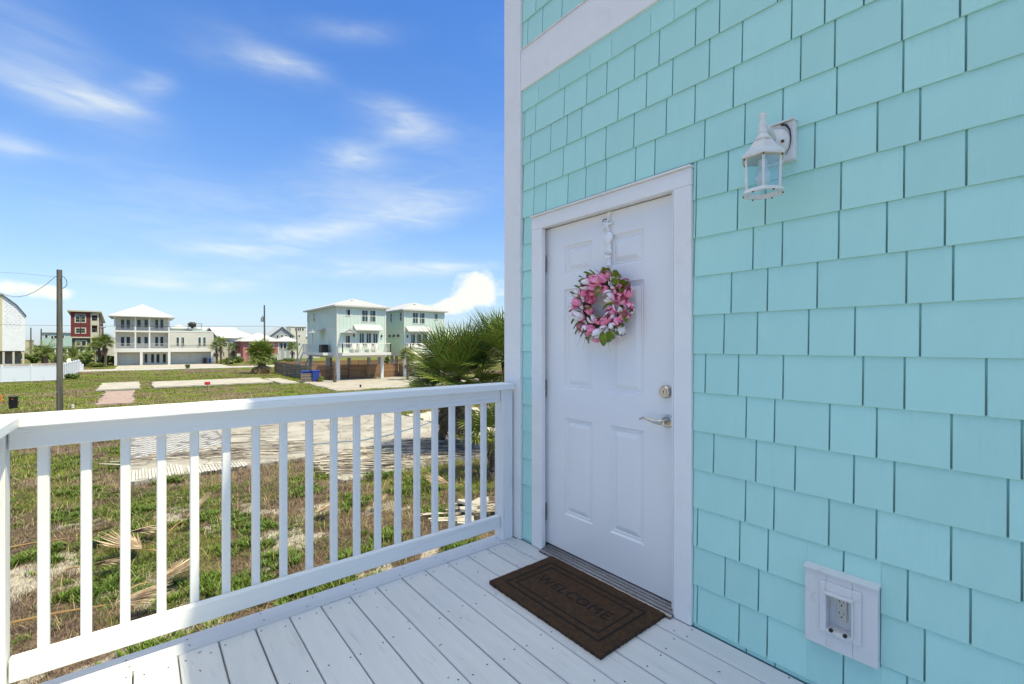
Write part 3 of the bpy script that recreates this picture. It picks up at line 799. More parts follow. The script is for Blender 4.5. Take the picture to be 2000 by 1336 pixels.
tme = bpy.data.meshes.new_from_object(tmp.evaluated_get(bpy.context.evaluated_depsgraph_get())); bpy.data.objects.remove(tmp)
tme.materials.clear(); tme.materials.append(M_coird)
to = bpy.data.objects.new('welcome_lettering', tme); COL.objects.link(to); to.parent = mt
to.location = Vector((1.722, 1.635, mz + .0004)) - Vector(mt.location); to.rotation_euler = (0, 0, R(-90))
n = 26000
px = rng.uniform(mx0 - .003, mx1 + .003, n); py = rng.uniform(my0 - .003, my1 + .003, n)
an = rng.uniform(0, 6.28, n); ln = rng.uniform(.003, .008, n); wd = .0006
def onprint(x, y):
    d = np.minimum(np.minimum(x - mx0, mx1 - x), np.minimum(y - my0, my1 - y))
    return ((d > .060) & (d < .071)) | ((d > .103) & (d < .111)) | ((np.abs(x - 1.722) < .036) & (np.abs(y - 1.635) < .215))
keep = ~onprint(px, py); px, py, an, ln = px[keep], py[keep], an[keep], ln[keep]; n = len(px)
dx, dy = np.cos(an), np.sin(an)
v = np.empty((n, 3, 3)); v[:, 0] = np.stack([px - dy * wd, py + dx * wd, np.full(n, mz - .001)], -1); v[:, 1] = np.stack([px + dy * wd, py - dx * wd, np.full(n, mz - .001)], -1)
v[:, 2] = np.stack([px + dx * ln * .8, py + dy * ln * .8, mz + rng.uniform(.0005, .0045, n)], -1)
fm = MB(); fm.v = v.reshape(-1, 3).tolist(); fm.f = np.arange(3 * n).reshape(-1, 3).tolist()
obj('coir_fibres', fm, M_fibre, mt, kind='stuff')

# ------------------------------------------------------------------ wall lantern
lan = thing('wall_lantern', 'white six-sided coach lantern on the teal wall, rusty screws and clear glass', 'wall lamp', (1.99, .755, H + .80))
LX, LY = 1.835, .752
obj('mounting_block', MB().box(1.966, 1.9995, .690, .812, H + .722, H + .872, .003).box(1.955, 1.9995, .688, .814, H + .8725, H + .879, .001), M_lamp, lan)
obj('canopy', MB().lathe([(.056, 0), (.056, -.004), (.050, -.014), (.030, -.026), (.017, -.034), (.0, -.036)], (1.9655, .757, H + .800), 32, 'x'), M_lamp, lan, smooth=True)
obj('arm', MB().tube([(1.935, .757, H + .806), (1.915, .757, H + .818), (1.89, .755, H + .828), (1.865, .753, H + .826), (1.845, LY, H + .818), (LX, LY, H + .812)], [.016, .017, .0165, .0155, .015, .015], 14), M_lamp, lan, smooth=True)
obj('screw', MB().lathe([(0, -.008), (.005, -.0065), (.006, 0)], (1.942, .722, H + .792), 10, 'x'), M_rust, lan)
zE = H + .717; rot6 = R(24)
cap_ = MB().lathe([(.079, zE - H - .012), (.0805, zE - H - .002), (.066, zE - H + .010), (.050, zE - H + .028), (.036, zE - H + .050), (.028, zE - H + .056)], (LX, LY, H), 6, rot=rot6)
obj('lamp_roof', cap_, [M_lamp], lan)
obj('lamp_collar', MB().lathe([(.029, .0), (.031, .004), (.027, .010), (.019, .020), (.0175, .024)], (LX, LY, H + .7735), 24), M_lamp, lan, smooth=True)
obj('finial', MB().lathe([(.0175, 0), (.018, .014), (.012, .022), (.0165, .032), (.015, .040), (.009, .050), (.008, .058), (.0125, .068), (.0145, .074), (.012, .080), (.0, .084)], (LX, LY, H + .797), 18), M_lamp, lan, smooth=True)
obj('soffit', MB().lathe([(.0, 0), (.0795, 0), (.0795, .0015)], (LX, LY, zE - .0135), 6, rot=rot6), M_cream, lan)
def hexp(r_, k, z): a = rot6 + k * math.pi / 3; return Vector((LX + r_ * math.cos(a), LY + r_ * math.sin(a), z))
zt_, zb_ = zE - .013, H + .586
for k in range(6):
    a, b = hexp(.066, k, zt_), hexp(.063, k, zb_)
    obj('frame_bar', MB().tube([a, b], .0046, 6), M_lamp, lan)
    c_, d_ = hexp(.0645, k + 1, zt_), hexp(.0615, k + 1, zb_)
    a2, b2 = hexp(.0645, k, zt_), hexp(.0615, k, zb_)
    gp = MB().quad(a2, c_, d_, b2); obj('glass_pane', gp, M_glass, lan)
rg = MB()
for k in range(6):
    p = [hexp(.058, k, zb_), hexp(.068, k, zb_), hexp(.078, k, zb_ - .014), hexp(.062, k, zb_ - .015)]
    q = [hexp(.058, k + 1, zb_), hexp(.068, k + 1, zb_), hexp(.078, k + 1, zb_ - .014), hexp(.062, k + 1, zb_ - .015)]
    for e in range(4): rg.quad(p[e], q[e], q[(e + 1) % 4], p[(e + 1) % 4])
obj('bottom_ring', rg, M_lamp, lan)
for k in range(6):
    p = hexp(.066, k + .5, zb_ - .0148); obj('screw', MB().lathe([(.0032, .0), (.0032, -.003), (0, -.006)], p, 8), M_rust, lan)
for k in range(6):
    p = hexp(.071, k, zE - .0145); obj('screw', MB().lathe([(.0034, .0), (.0036, -.003), (0, -.007)], p, 8), M_rust, lan)
obj('socket', MB().lathe([(.0, .034), (.017, .034), (.017, .004), (.014, 0), (0, 0)], (LX, LY, zE - .05), 16), M_plastic, lan)
obj('bulb', MB().lathe([(.012, .085), (.013, .073), (.019, .062), (.0265, .045), (.029, .030), (.026, .014), (.016, .003), (0, 0)], (LX, LY, H + .585 - .0 + .02), 20), M_bulb, lan, smooth=True)
obj('cable', MB().tube([(1.9645, .735, H + .868), (1.958, .716, H + .858), (1.957, .703, H + .835), (1.958, .699, H + .800), (1.960, .705, H + .765), (1.964, .72, H + .745)], [.004, .004, .003, .002, .0012, .001], 8), M_black, lan)

# ------------------------------------------------------------------ outlet box
ou = thing('outdoor_outlet', 'white recessed power outlet box low on the teal wall', 'outlet', (1.985, .543, H - 1.0))
y0, y1, z0, z1 = OUTL; a0, a1, b0, b1 = .5045, .584, H - 1.041, H - .909
fr = MB().box(1.968, 2.0, y0 + .002, a0, z0 + .002, z1 - .012, .002).box(1.968, 2.0, a1, y1 - .002, z0 + .002, z1 - .012, .002)
fr.box(1.9681, 2.0, a0 + .0002, a1 - .0002, z0 + .002, b0, .001).box(1.9681, 2.0, a0 + .0002, a1 - .0002, b1, z1 - .0122, .001)
obj('mounting_block', fr, M_plastic, ou)
obj('drip_cap', MB().prism([(2.0, z1 - .0115), (1.960, z1 - .0115), (1.960, z1 - .006), (2.0, z1 + .002)], 'y', y0 - .001, y1 + .001), M_plastic, ou)
hx = 1.9595
hs = MB().box(hx, 1.9678, .477, a0 - .0005, H - 1.057, H - .870, .002).box(hx, 1.9678, a1 + .0005, .604, H - 1.057, H - .870, .002).box(hx, 1.9678, a0 - .0003, a1 + .0003, H - 1.057, b0 - .0005, .001).box(hx, 1.9678, a0 - .0003, a1 + .0003, b1 + .0005, H - .870, .001)
obj('housing', hs, M_plastic, ou)
obj('hood', MB().box(1.944, hx - .0003, a0 - .006, a1 + .004, b1 - .002, b1 + .007, .002).box(1.950, hx - .0003, a0 - .006, a0 - .001, b0, b1 - .0025, .001), M_plastic, ou)
obj('recess', MB().box(2.0065, 2.0081, a0, a1, b0, b1).box(1.9605, 2.0063, a0 - .001, a0 + .0006, b0, b1).box(1.9605, 2.0063, a1 - .0006, a1 + .001, b0, b1).box(1.9605, 2.0063, a0 + .0008, a1 - .0008, b1 - .0006, b1 + .001).box(1.9605, 2.0063, a0 + .0008, a1 - .0008, b0 - .001, b0 + .0006), M_plastic, ou)
ry = .545
rc = obj('receptacle', MB().box(2.0005, 2.0063, ry - .0165, ry + .0165, H - 1.012, H - .945 + .02, .001).box(1.999, 2.0003, ry - .0145, ry + .0145, H - 1.009, H - .971).box(1.999, 2.0003, ry - .0145, ry + .0145, H - .967, H - .929), M_ivory, ou)
sl = MB()
for zc in (H - .988, H - .946):
    sl.box(1.9983, 1.9989, ry + .0055, ry + .0070, zc + .000, zc + .009).box(1.9983, 1.9989, ry + .0071, ry + .0110, zc + .004, zc + .0055).box(1.9983, 1.9989, ry - .0072, ry - .0056, zc, zc + .008).lathe([(0, 0), (.0028, 0), (.0028, -.0006), (0, -.0006)], (1.9989, ry, zc - .009), 10, 'x')
obj('outlet_slots', sl, M_black, rc)
for yy in (.567, .524): obj('cord_notch', MB().lathe([(.0, .006), (.0065, .004), (.0065, -.004), (0, -.006)], (1.9585, yy, b0 + .001), 12, 'x'), M_black, ou)

# ------------------------------------------------------------------ wreath and its hanger
wc = Vector((1.975, 1.648, H + .213))
hang = thing('wreath_hanger', 'white metal over-door hanger strip decorated with starfish, sand dollar and scallop shell', 'wreath hanger', (2.036, 1.648, H + .70))
obj('strip', MB().box(2.0345, 2.0372, 1.636, 1.661, H + .44, H + .7425, .0005).box(2.0345, 2.041, 1.6362, 1.6608, H + .7427, H + .7446).box(2.008, 2.0343, 1.640, 1.657, H + .440, H + .444), M_shell, hang)
st = MB()
for k in range(5):
    a = R(90 + 72 * k + 14); c_ = Vector((2.026, 1.655, H + .672))
    st.tube([c_, c_ + Vector((-.001, math.cos(a) * .02, math.sin(a) * .02)), c_ + Vector((.004, math.cos(a) * .045, math.sin(a) * .045))], [.009, .0065, .002], 8)
obj('starfish', st, M_shell, hang, smooth=True)
obj('sand_dollar', MB().lathe([(0, -.008), (.015, -.007), (.030, -.003), (.033, 0), (.032, .003), (0, .003)], (2.031, 1.650, H + .600), 28, 'x'), M_shell, hang, smooth=True)
sc_ = MB(); prev = None; cz = H + .505
fan = []
for k in range(13):
    a = R(20 + k * (140 / 12)); r_ = .036 if k % 2 else .033
    fan.append((math.cos(a) * r_, .0 + math.sin(a) * r_))
for k in range(12):
    p, q = fan[k], fan[k + 1]; o1 = .007 if k % 2 else .004
    sc_.add([(2.024, 1.650, cz - .003), (2.030 - .001, 1.650 + p[0], cz + p[1]), (2.030 - .001, 1.650 + q[0], cz + q[1]), (2.024 - o1 * .6, 1.650 + (p[0] + q[0]) * .25, cz + (p[1] + q[1]) * .25)], [(0, 1, 3), (1, 2, 3), (2, 0, 3)])
sc_.box(2.025, 2.033, 1.632, 1.668, cz - .022, cz - .004, .002)
obj('scallop_shell', sc_, M_shell, hang)
obj('hook', MB().tube([(2.036, 1.665, H + .705), (2.02, 1.672, H + .705), (2.018, 1.678, H + .698), (2.022, 1.680, H + .690)], .003, 8), M_hinge, hang)

wr = thing('tulip_wreath', 'round wreath of pink and white tulips with green leaves hanging on the door', 'wreath', wc)
def petal(L, W, cup, n=4, mth=5):
    mb = MB(); vs = []
    for i in range(mth + 1):
        t_ = i / mth; wdt = W * math.sin(math.pi * min(1, .12 + t_ * .88)) ** .7 * (1 if t_ < .97 else .3)
        for j in range(n + 1):
            s_ = j / n * 2 - 1
            rad = cup * math.sin(math.pi * (.15 + .72 * t_)); aa = s_ * wdt / max(rad, .008)
            aa = max(-1.35, min(1.35, aa))
            vs.append((rad * math.cos(aa), rad * math.sin(aa), t_ * L))
    fs = [(i * (n + 1) + j, i * (n + 1) + j + 1, (i + 1) * (n + 1) + j + 1, (i + 1) * (n + 1) + j) for i in range(mth) for j in range(n)]
    return mb.add(vs, fs)
def tulip_mesh(name, m, open_=0.0):
    mb = MB()
    for k in range(5):
        p = petal(.052, .0145, .0195 + .004 * (k % 2))
        mt_ = Matrix.Rotation(k * 2 * math.pi / 5 + random.uniform(-.15, .15), 4, 'Z') @ Matrix.Rotation(open_ + random.uniform(-.05, .08), 4, 'Y')
        mb.join(p, mt_)
    o = obj(name, mb, m, wr, loc=(0, 0, 0)); me = o.data; me.polygons.foreach_set('use_smooth', [True] * len(me.polygons)); bpy.data.objects.remove(o); return me
tm = {('p', 0): tulip_mesh('tulip_pink', M_pinkp, 0.0), ('p', 1): tulip_mesh('tulip_pink_open', M_pinkp, .28), ('w', 0): tulip_mesh('tulip_white', M_whitep, .02), ('w', 1): tulip_mesh('tulip_white_open', M_whitep, .3)}
lf = MB(); vs = []
for i in range(6):
    t_ = i / 5; ww = .019 * math.sin(math.pi * (.08 + .86 * t_)) ** .8
    for s_ in (-1, -.5, 0, .5, 1): vs.append((t_ * .065, s_ * ww, .012 * math.sin(t_ * 3) - abs(s_) * -.006))
lf.add(vs, [(i * 5 + j, i * 5 + j + 1, (i + 1) * 5 + j + 1, (i + 1) * 5 + j) for i in range(5) for j in range(4)])
lo2 = obj('leafproto', lf, M_leafw, wr, loc=(0, 0, 0)); lme = lo2.data; lme.polygons.foreach_set('use_smooth', [True] * len(lme.polygons)); bpy.data.objects.remove(lo2)
tor = MB(); vs = []; nn, mm = 40, 8
for i in range(nn):
    a = 2 * math.pi * i / nn; rr = .125 + random.uniform(-.004, .004)
    for j in range(mm):
        b = 2 * math.pi * j / mm; q = .024 + random.uniform(-.004, .004)
        vs.append((wc.x + .022 + q * math.sin(b), wc.y + (rr + q * math.cos(b)) * math.cos(a), wc.z + (rr + q * math.cos(b)) * math.sin(a)))
tor.add(vs, [(i * mm + j, i * mm + (j + 1) % mm, ((i + 1) % nn) * mm + (j + 1) % mm, ((i + 1) % nn) * mm + j) for i in range(nn) for j in range(mm)])
obj('twig_ring', tor, M_twig, wr)
def put(me, name, p, d, s=1.0, spin=0.0):
    o = bpy.data.objects.new(name, me); COL.objects.link(o); o.parent = wr
    q = Vector(d).normalized().to_track_quat('Z', 'X') if name == 'tulip' else Vector(d).normalized().to_track_quat('X', 'Z')
    mt_ = q.to_matrix().to_4x4() @ Matrix.Rotation(spin, 4, 'Z' if name == 'tulip' else 'X')
    o.matrix_local = Matrix.Translation(Vector(p) - wc) @ mt_ @ Matrix.Scale(s, 4)
    return o
for ringr, cnt, xo in ((.096, 15, .002), (.134, 21, -.014), (.168, 26, .008)):
    for k in range(cnt):
        a = 2 * math.pi * (k + random.uniform(-.25, .25)) / cnt + ringr * 30
        rr = ringr + random.uniform(-.008, .008); ra = Vector((0, math.cos(a), math.sin(a)))
        tang = Vector((0, -math.sin(a), math.cos(a)))
        d = ra * (random.uniform(.1, .9) if ringr > .1 else random.uniform(-.7, .1)) + tang * random.uniform(-.9, .9) + Vector((-1.0, 0, 0)) * random.uniform(.25, .9)
        c_ = 'p' if random.random() < .56 else 'w'
        put(tm[(c_, 1 if random.random() < .6 else 0)], 'tulip', wc + ra * rr + Vector((xo + random.uniform(-.008, .008), 0, 0)), d, random.uniform(1.0, 1.3), random.uniform(0, 6))
for k in range(28):
    a = 2 * math.pi * (k + random.uniform(-.3, .3)) / 28; ra = Vector((0, math.cos(a), math.sin(a))); inner = k % 7 == 0
    put(lme, 'leaf', wc + ra * (.112 if inner else .145) + Vector((-.018, 0, 0)), ra * (-.8 if inner else 1.0) + Vector((-.35, random.uniform(-.4, .4), random.uniform(-.4, .4))), random.uniform(1.0, 1.3), random.uniform(-.6, .6))
for k in range(13):
    a = R(random.choice([150, 165, 178, 190, 200, 215, 228, 240, 255, 262, 285])) + random.uniform(-.12, .12) 
    ra = Vector((0, -math.cos(a) * -1, math.sin(a))); ra.y = -math.cos(a)   # towards the hinge side
    p0 = wc + ra * .12 + Vector((-.02, 0, 0)); L = random.uniform(.09, .15); bend = Vector((.006, random.uniform(-.02, .02), -.03))
    pts = [p0, p0 + ra * L * .5 + bend * .15, p0 + ra * L + bend]
    obj('grass_blade', MB().tube(pts, [.0016, .0013, .0004], 4), M_blade, wr)

# ------------------------------------------------------------------ palms
def fan_leaf(n=34, L=.85, spread=255, droop=.35, pet=.8, wid=.03, seg=3, fold=.35, curl=.15, seed=0):
    rnd = random.Random(seed); mb = MB()
    # petiole along +X rising slightly; hub at (pet,0,0)
    mb.cur = 1; mb.tube([(0, 0, 0), (pet * .5, 0, .02), (pet, 0, 0)], [.018, .013, .008], 5, False); mb.cur = 0
    for k in range(n):
        f = (k + .5) / n * 2 - 1; a = R(f * spread / 2) + rnd.uniform(-.03, .03)
        ll = L * (1 - .28 * abs(f) ** 2) * rnd.uniform(.88, 1.06)
        dx, dy = math.cos(a), math.sin(a); ox, oy = -dy, dx
        base = Vector((pet + .10 * max(0, dx), 0, 0)); prev = None; up0 = fold * (1 - abs(f)) + .05; dr = droop * rnd.uniform(.5, 1.5)
        vs = []
        for i in range(seg + 1):
            t_ = i / seg; r_ = t_ * ll
            z = up0 * r_ * .5 - dr * (t_ ** 2.4) * ll + curl * abs(f) * r_
            wv = wid * (.35 + 1.0 * min(1, t_ * 2.5)) * (1 - t_ ** 2.2) + .0015
            c_ = base + Vector((dx * r_ * (1 - .15 * dr * t_), dy * r_ * (1 - .15 * dr * t_), z))
            vs += [c_ + Vector((ox * wv * .5, oy * wv * .5, wv * .28)), c_, c_ - Vector((ox * wv * .5, oy * wv * .5, -wv * .28))]
        fs = []
        for i in range(seg): fs += [(i * 3, i * 3 + 1, i * 3 + 4, i * 3 + 3), (i * 3 + 1, i * 3 + 2, i * 3 + 5, i * 3 + 4)]
        mb.add(vs, fs)
    return mb


def pinnate_leaf(L=2.4, n=26, ll=.5, arch=.9, seed=0, wid=.035):
    rnd = random.Random(seed); mb = MB(); P = []
    for i in range(9):
        t_ = i / 8; P.append(Vector((L * t_ * (1 - .22 * t_ * arch), 0, L * (.55 * t_ - arch * .72 * t_ * t_))))
    mb.cur = 1; mb.tube(P, [.03 * (1 - .85 * i / 8) + .004 for i in range(9)], 4, False); mb.cur = 0
    for k in range(n):
        t_ = .12 + .86 * k / n; x = t_ * 8; i = min(7, int(x)); c_ = P[i].lerp(P[i + 1], x - i); tn = (P[i + 1] - P[i]).normalized()
        l = ll * math.sin(math.pi * (.18 + .72 * t_)) * rnd.uniform(.85, 1.1)
        for s_ in (-1, 1):
            d = (tn * .75 + Vector((0, s_ * .9, 0)) + Vector((0, 0, rnd.uniform(.0, .35)))).normalized()
            tip = c_ + d * l + Vector((0, 0, -.22 * l)); sd = tn * wid
            mid = c_ + d * l * .5
            mb.add([c_ - sd * .4, c_ + sd * .4, mid + sd * .5, mid - sd * .5, tip], [(0, 1, 2, 3), (3, 2, 4)])
    return mb


def leaf_mesh(name, mb, m, m2):
    me = bpy.data.meshes.new(name); me.from_pydata(mb.v, [], mb.f); me.materials.append(m); me.materials.append(m2)
    me.polygons.foreach_set('material_index', mb.mi); me.update(); return me


SAB = [leaf_mesh('sabal_frond', fan_leaf(34, 1.02, 265, .09, .85, .036, 4, .5, .16, s_), M_palm, M_stem) for s_ in range(4)]
SABY = [leaf_mesh('sabal_frond_young', fan_leaf(22, .75, 250, .35, .6, .045, 3, .4, .12, s_), M_palm2, M_stem) for s_ in range(3)]
SABG = [leaf_mesh('sabal_frond_far', fan_leaf(20, .8, 260, .3, .6, .05, 3, .4, .12, s_ + 9), M_palm, M_stem) for s_ in range(3)]
SABD = [leaf_mesh('sabal_frond_dead', fan_leaf(26, .8, 120, .5, .65, .03, 3, .1, .02, s_ + 20), M_palmd, M_tanstem) for s_ in range(3)]
PIN = [leaf_mesh('feather_frond', pinnate_leaf(2.6, 26, .55, a, s_), M_palm2, M_stem) for s_, a in enumerate((.8, 1.1, .5))]


def put_leaf(root, me, c_, az, el, s, roll=0.0, name='frond'):
    o = bpy.data.objects.new(name, me); COL.objects.link(o); o.parent = root
    mt_ = Matrix.Rotation(az, 4, 'Z') @ Matrix.Rotation(-el, 4, 'Y') @ Matrix.Rotation(roll, 4, 'X')
    o.matrix_local = Matrix.Translation(Vector(c_)) @ mt_ @ Matrix.Scale(s, 4); return o


def trunk_mb(p0, p1, r0, r1, n=10, rings=12, rough=.06, boots=0):
    p0, p1 = Vector(p0), Vector(p1); pts = []; rr = []
    for i in range(rings + 1):
        t_ = i / rings; pts.append(p0.lerp(p1, t_)); rr.append((r0 + (r1 - r0) * t_) * (1 + random.uniform(-rough, rough)))
    mb = MB().tube(pts, rr, n)
    for k in range(boots):
        t_ = random.uniform(.05, 1); a = random.uniform(0, 6.28); c_ = p0.lerp(p1, t_); r_ = r0 + (r1 - r0) * t_
        d = Vector((math.cos(a), math.sin(a), .9)); mb.tube([c_ + Vector((d.x, d.y, 0)) * r_ * .8, c_ + d * (r_ * 1.35) + Vector((0, 0, .1))], [.045, .02], 4)
    return mb


def sabal(name, label, base, top, leaves, nleaf, s, dead=0, ndead_s=1.0, group=None, r0=.17, r1=.14, elmin=-.5, boots=30, seed=1, cat='palm tree', pet=None):
    rnd = random.Random(seed); root = thing(name, label, cat, base, group)
    T = Vector(top) - Vector(base)
    mbt = trunk_mb((0, 0, 0), T, r0, r1, boots=boots); mbt.v = [tuple(Vector(p) + Vector(base)) for p in mbt.v]
    obj('trunk', mbt, M_trunk, root)
    ga = 2.39996
    for k in range(nleaf):
        f = (k + .5) / nleaf; el = math.asin(max(-1, min(1, elmin + (1 - elmin) * f ** .9 * .98))) + rnd.uniform(-.12, .12)
        put_leaf(root, rnd.choice(leaves), T + Vector((0, 0, -.05 + .25 * f)), k * ga + rnd.uniform(-.2, .2), el, s * rnd.uniform(.85, 1.1), rnd.uniform(-.6, .6))
    for k in range(dead):
        put_leaf(root, rnd.choice(SABD), T + Vector((0, 0, -.1 - rnd.uniform(0, .25))), rnd.uniform(0, 6.28), rnd.uniform(-1.45, -1.05), s * ndead_s * rnd.uniform(.85, 1.15), rnd.uniform(-1, 1), 'dead_frond')
    return root


bA = ong(858, 868); cA = atd(893, 738, 18.3)
sabal('sabal_palm', 'large dark green fan palm behind the railing with a brown skirt of dead fronds', bA, cA, SAB, 54, 1.2, dead=34, ndead_s=1.15, r0=.2, r1=.17, elmin=-.5, seed=3)
bB = ong(1015, 885); cB = atd(985, 700, 18.2)
sabal('sabal_palm', 'taller fan palm partly hidden behind the white corner board of the house', bB, cB, SAB, 40, 1.12, dead=8, ndead_s=1.15, r0=.2, r1=.17, elmin=-.4, seed=8)
bC = atd(960, 800, 15.2); bC = (bC[0], bC[1], 0)
sabal('young_palm', 'small yellow-green fan palm at the foot of the big palms beside the railing post', bC, (bC[0], bC[1], 1.15), SABY, 18, 1.05, dead=3, r0=.12, r1=.1, elmin=-.1, boots=8, seed=12)
p = ong(796, 742.5)
sabal('young_palm', 'small yellow-green fan palm on a thin trunk before the right mint house', p, (p[0], p[1], 2.85), SABY, 26, 1.0, dead=4, r0=.16, r1=.13, elmin=-.45, boots=10, seed=14)
p = ong(509, 729)
r_ = sabal('round_palm', 'big round dark palm with a full ball crown left of the distant utility pole', p, (p[0], p[1], 3.0), SABG, 60, 1.75, dead=14, ndead_s=1.5, r0=.35, r1=.3, elmin=-.8, boots=10, seed=15)
for nm, lab, x, yb, yc, dst, s_, n_, mm in (
    ('sabal_palm', 'slim cabbage palm with green head standing left of the white three-storey house', 206.5, 716, 668, 92, 1.5, 26, SABY),
    ('sabal_palm', 'cabbage palm just right of the red townhouse, behind the slimmer one', 194, 714, 674, 98, 1.5, 24, SABG),
    ('sabal_palm', 'cabbage palm with upright trunk right of the white house garages', 432, 711, 671, 104, 1.4, 22, SABG),
    ('sabal_palm', 'cabbage palm with orange dying fronds beside the white house wing', 424, 711, 680, 104, 1.35, 18, SABY),
    ('sabal_palm', 'tiny palm in front of the white gabled house', 457, 704, 680, 122, 1.3, 18, SABG),
    ('sabal_palm', 'small palm before the porch of the grey house', 572, 706, 680, 112, 1.2, 18, SABG)):
    bse = atd(x, 700, dst); bse = (bse[0], bse[1], 0); tp = atd(x - 1.5, yc, dst)
    sabal(nm, lab, bse, tp, mm, n_, s_, dead=4, r0=.24, r1=.2, elmin=-.6, boots=0, seed=int(x))
for lab, x, yc, dst, s_, n_ in (('broad feather palm with arching yellow-green fronds behind the white fence', 87.5, 690, 84, 1.5, 30),
                                ('lower feather palm with drooping fronds right of the near utility pole', 143, 692, 86, 1.25, 26),
                                ('third feather palm half hidden behind the near utility pole', 168, 694, 92, 1.05, 20)):
    bse = atd(x, 700, dst); bse = (bse[0], bse[1], 0); tp = atd(x, yc + 4, dst); root = thing('date_palm', lab, 'palm tree', bse, None)
    mbt = trunk_mb(bse, tp, .55 if x < 100 else .35, .4 if x < 100 else .3, boots=0); obj('trunk', mbt, M_trunk, root)
    T = Vector(tp) - Vector(bse); rnd = random.Random(int(x))
    for k in range(n_):
        put_leaf(root, rnd.choice(PIN), T, k * 2.39996, -.35 + 1.35 * (k / n_) + rnd.uniform(-.1, .1), s_ * rnd.uniform(.85, 1.1))
# vine-wrapped stub of a palm before the mint house
p = ong(654, 747); sb = thing('palm_stump', 'bare vine-wrapped palm stump next to the front stilt of the mint house', 'tree stump', (p[0], p[1], 0))
mbt = trunk_mb((p[0], p[1], 0), (p[0] - .1, p[1], 2.1), .2, .15, boots=26); obj('trunk', mbt, M_trunk, sb)

# dead fronds lying in the weeds
DRY = [leaf_mesh('dry_frond', fan_leaf(22, .66, sp, dr, pt, .03, 5, .25, .05, s_), M_tan, M_tanstem) for s_, sp, dr, pt in ((31, 46, .0, 1.0), (32, 60, -.1, .3), (33, 44, .1, .25), (34, 80, -.12, .2))]
for i, (x, y, az, me, s_, lab) in enumerate(((25, 1238, 12, 0, 1.05, 'dry tan palm frond with orange stem lying nearest the left post'), (205, 1062, 8, 2, 1.1, 'dry frond lying left of centre in the weeds, blades spread to the right'),
     (310, 1095, 175, 3, 1.15, 'curled dry frond just right of the third baluster'), (332, 1052, 62, 1, .9, 'small upright dry frond standing from the sand patch'), (0, 1090, 14, 0, 1.0, 'dry frond at the left edge beside the corner post'),
     (258, 1168, 40, 3, .95, 'short pale dry frond near the lower rail'), (590, 1020, 20, 3, .8, 'bleached dry frond in the weeds under the middle of the railing'), (715, 1008, 60, 3, .7, 'small straw-coloured frond right of the middle of the railing'),
     (130, 1130, 10, 2, .9, 'thin dry frond stem lying across the sand'), (905, 960, 170, 1, 1.0, 'grey dry frond beside the broken concrete ring'))):
    p = ong(x, y); lf_ = bpy.data.objects.new('dry_palm_frond', DRY[me]); COL.objects.link(lf_)
    lf_.location = (p[0], p[1], .17); lf_.rotation_euler = (random.uniform(-.3, .3), -.10 if i != 3 else -.5, R(-YAW + az)); lf_.scale = (s_ * 1.15,) * 3
    tag(lf_, lab, 'palm frond', 'dry palm fronds lying on the ground')

# ------------------------------------------------------------------ ground cover
def blades(px, py, n_per, rad, h, wd, lean, hz=0.0, seg=1, seed=0, flat=0.0):
    r_ = np.random.default_rng(seed); P = len(px); N = P * n_per
    cx = np.repeat(px, n_per); cy = np.repeat(py, n_per); hh = np.repeat(r_.uniform(.6, 1.25, P), n_per)
    a = r_.uniform(0, 2 * np.pi, N); rr = rad * np.sqrt(r_.random(N)); bx = cx + rr * np.cos(a); by = cy + rr * np.sin(a)
    la = a + r_.uniform(-1.2, 1.2, N); L = h * hh * r_.uniform(.55, 1.2, N); ln = lean * r_.uniform(.3, 1.3, N)
    tx = bx + np.cos(la) * L * ln; ty = by + np.sin(la) * L * ln; tz = hz + L * np.clip(1 - flat, 0, 1) * np.sqrt(np.clip(1 - (ln * .7) ** 2, .05, 1))
    wa = la + np.pi / 2 + r_.uniform(-.6, .6, N); wx = np.cos(wa) * wd * .5; wy = np.sin(wa) * wd * .5
    z0 = hz - .02 + (fbm(bx, by, 3.0, 31) - .5) * .16
    mx = bx * .45 + tx * .55 - np.cos(la) * L * ln * .12; my = by * .45 + ty * .55 - np.sin(la) * L * ln * .12; mz = z0 * .42 + (z0 + tz) * .58
    v = np.empty((N, 5, 3))
    v[:, 0] = np.stack([bx - wx * .6, by - wy * .6, z0], -1); v[:, 1] = np.stack([bx + wx * .6, by + wy * .6, z0], -1)
    v[:, 2] = np.stack([mx + wx, my + wy, mz], -1); v[:, 3] = np.stack([mx - wx, my - wy, mz], -1); v[:, 4] = np.stack([tx, ty, z0 + tz], -1)
    k = np.arange(N)[:, None] * 5
    return v.reshape(-1, 3), (k + np.array([[0, 1, 2, 3]])), (k + np.array([[3, 2, 4]]))


def cover(name, label, m, parts):
    V = []; Q = []; T = []; o = 0
    for v, q, t_ in parts:
        V.append(v); Q.append(q + o); T.append(t_ + o); o += len(v)
    V = np.concatenate(V); Q = np.concatenate(Q); T = np.concatenate(T)
    me = bpy.data.meshes.new(name); me.vertices.add(len(V)); me.vertices.foreach_set('co', V.ravel())
    nl = Q.size + T.size; me.loops.add(nl); me.loops.foreach_set('vertex_index', np.concatenate([Q.ravel(), T.ravel()]))
    me.polygons.add(len(Q) + len(T)); st_ = np.concatenate([np.arange(len(Q)) * 4, Q.size + np.arange(len(T)) * 3]); me.polygons.foreach_set('loop_start', st_)
    me.update(calc_edges=True); me.materials.append(m)
    ob = bpy.data.objects.new(name, me); COL.objects.link(ob); ob['kind'] = 'stuff'; ob['label'] = label; return ob


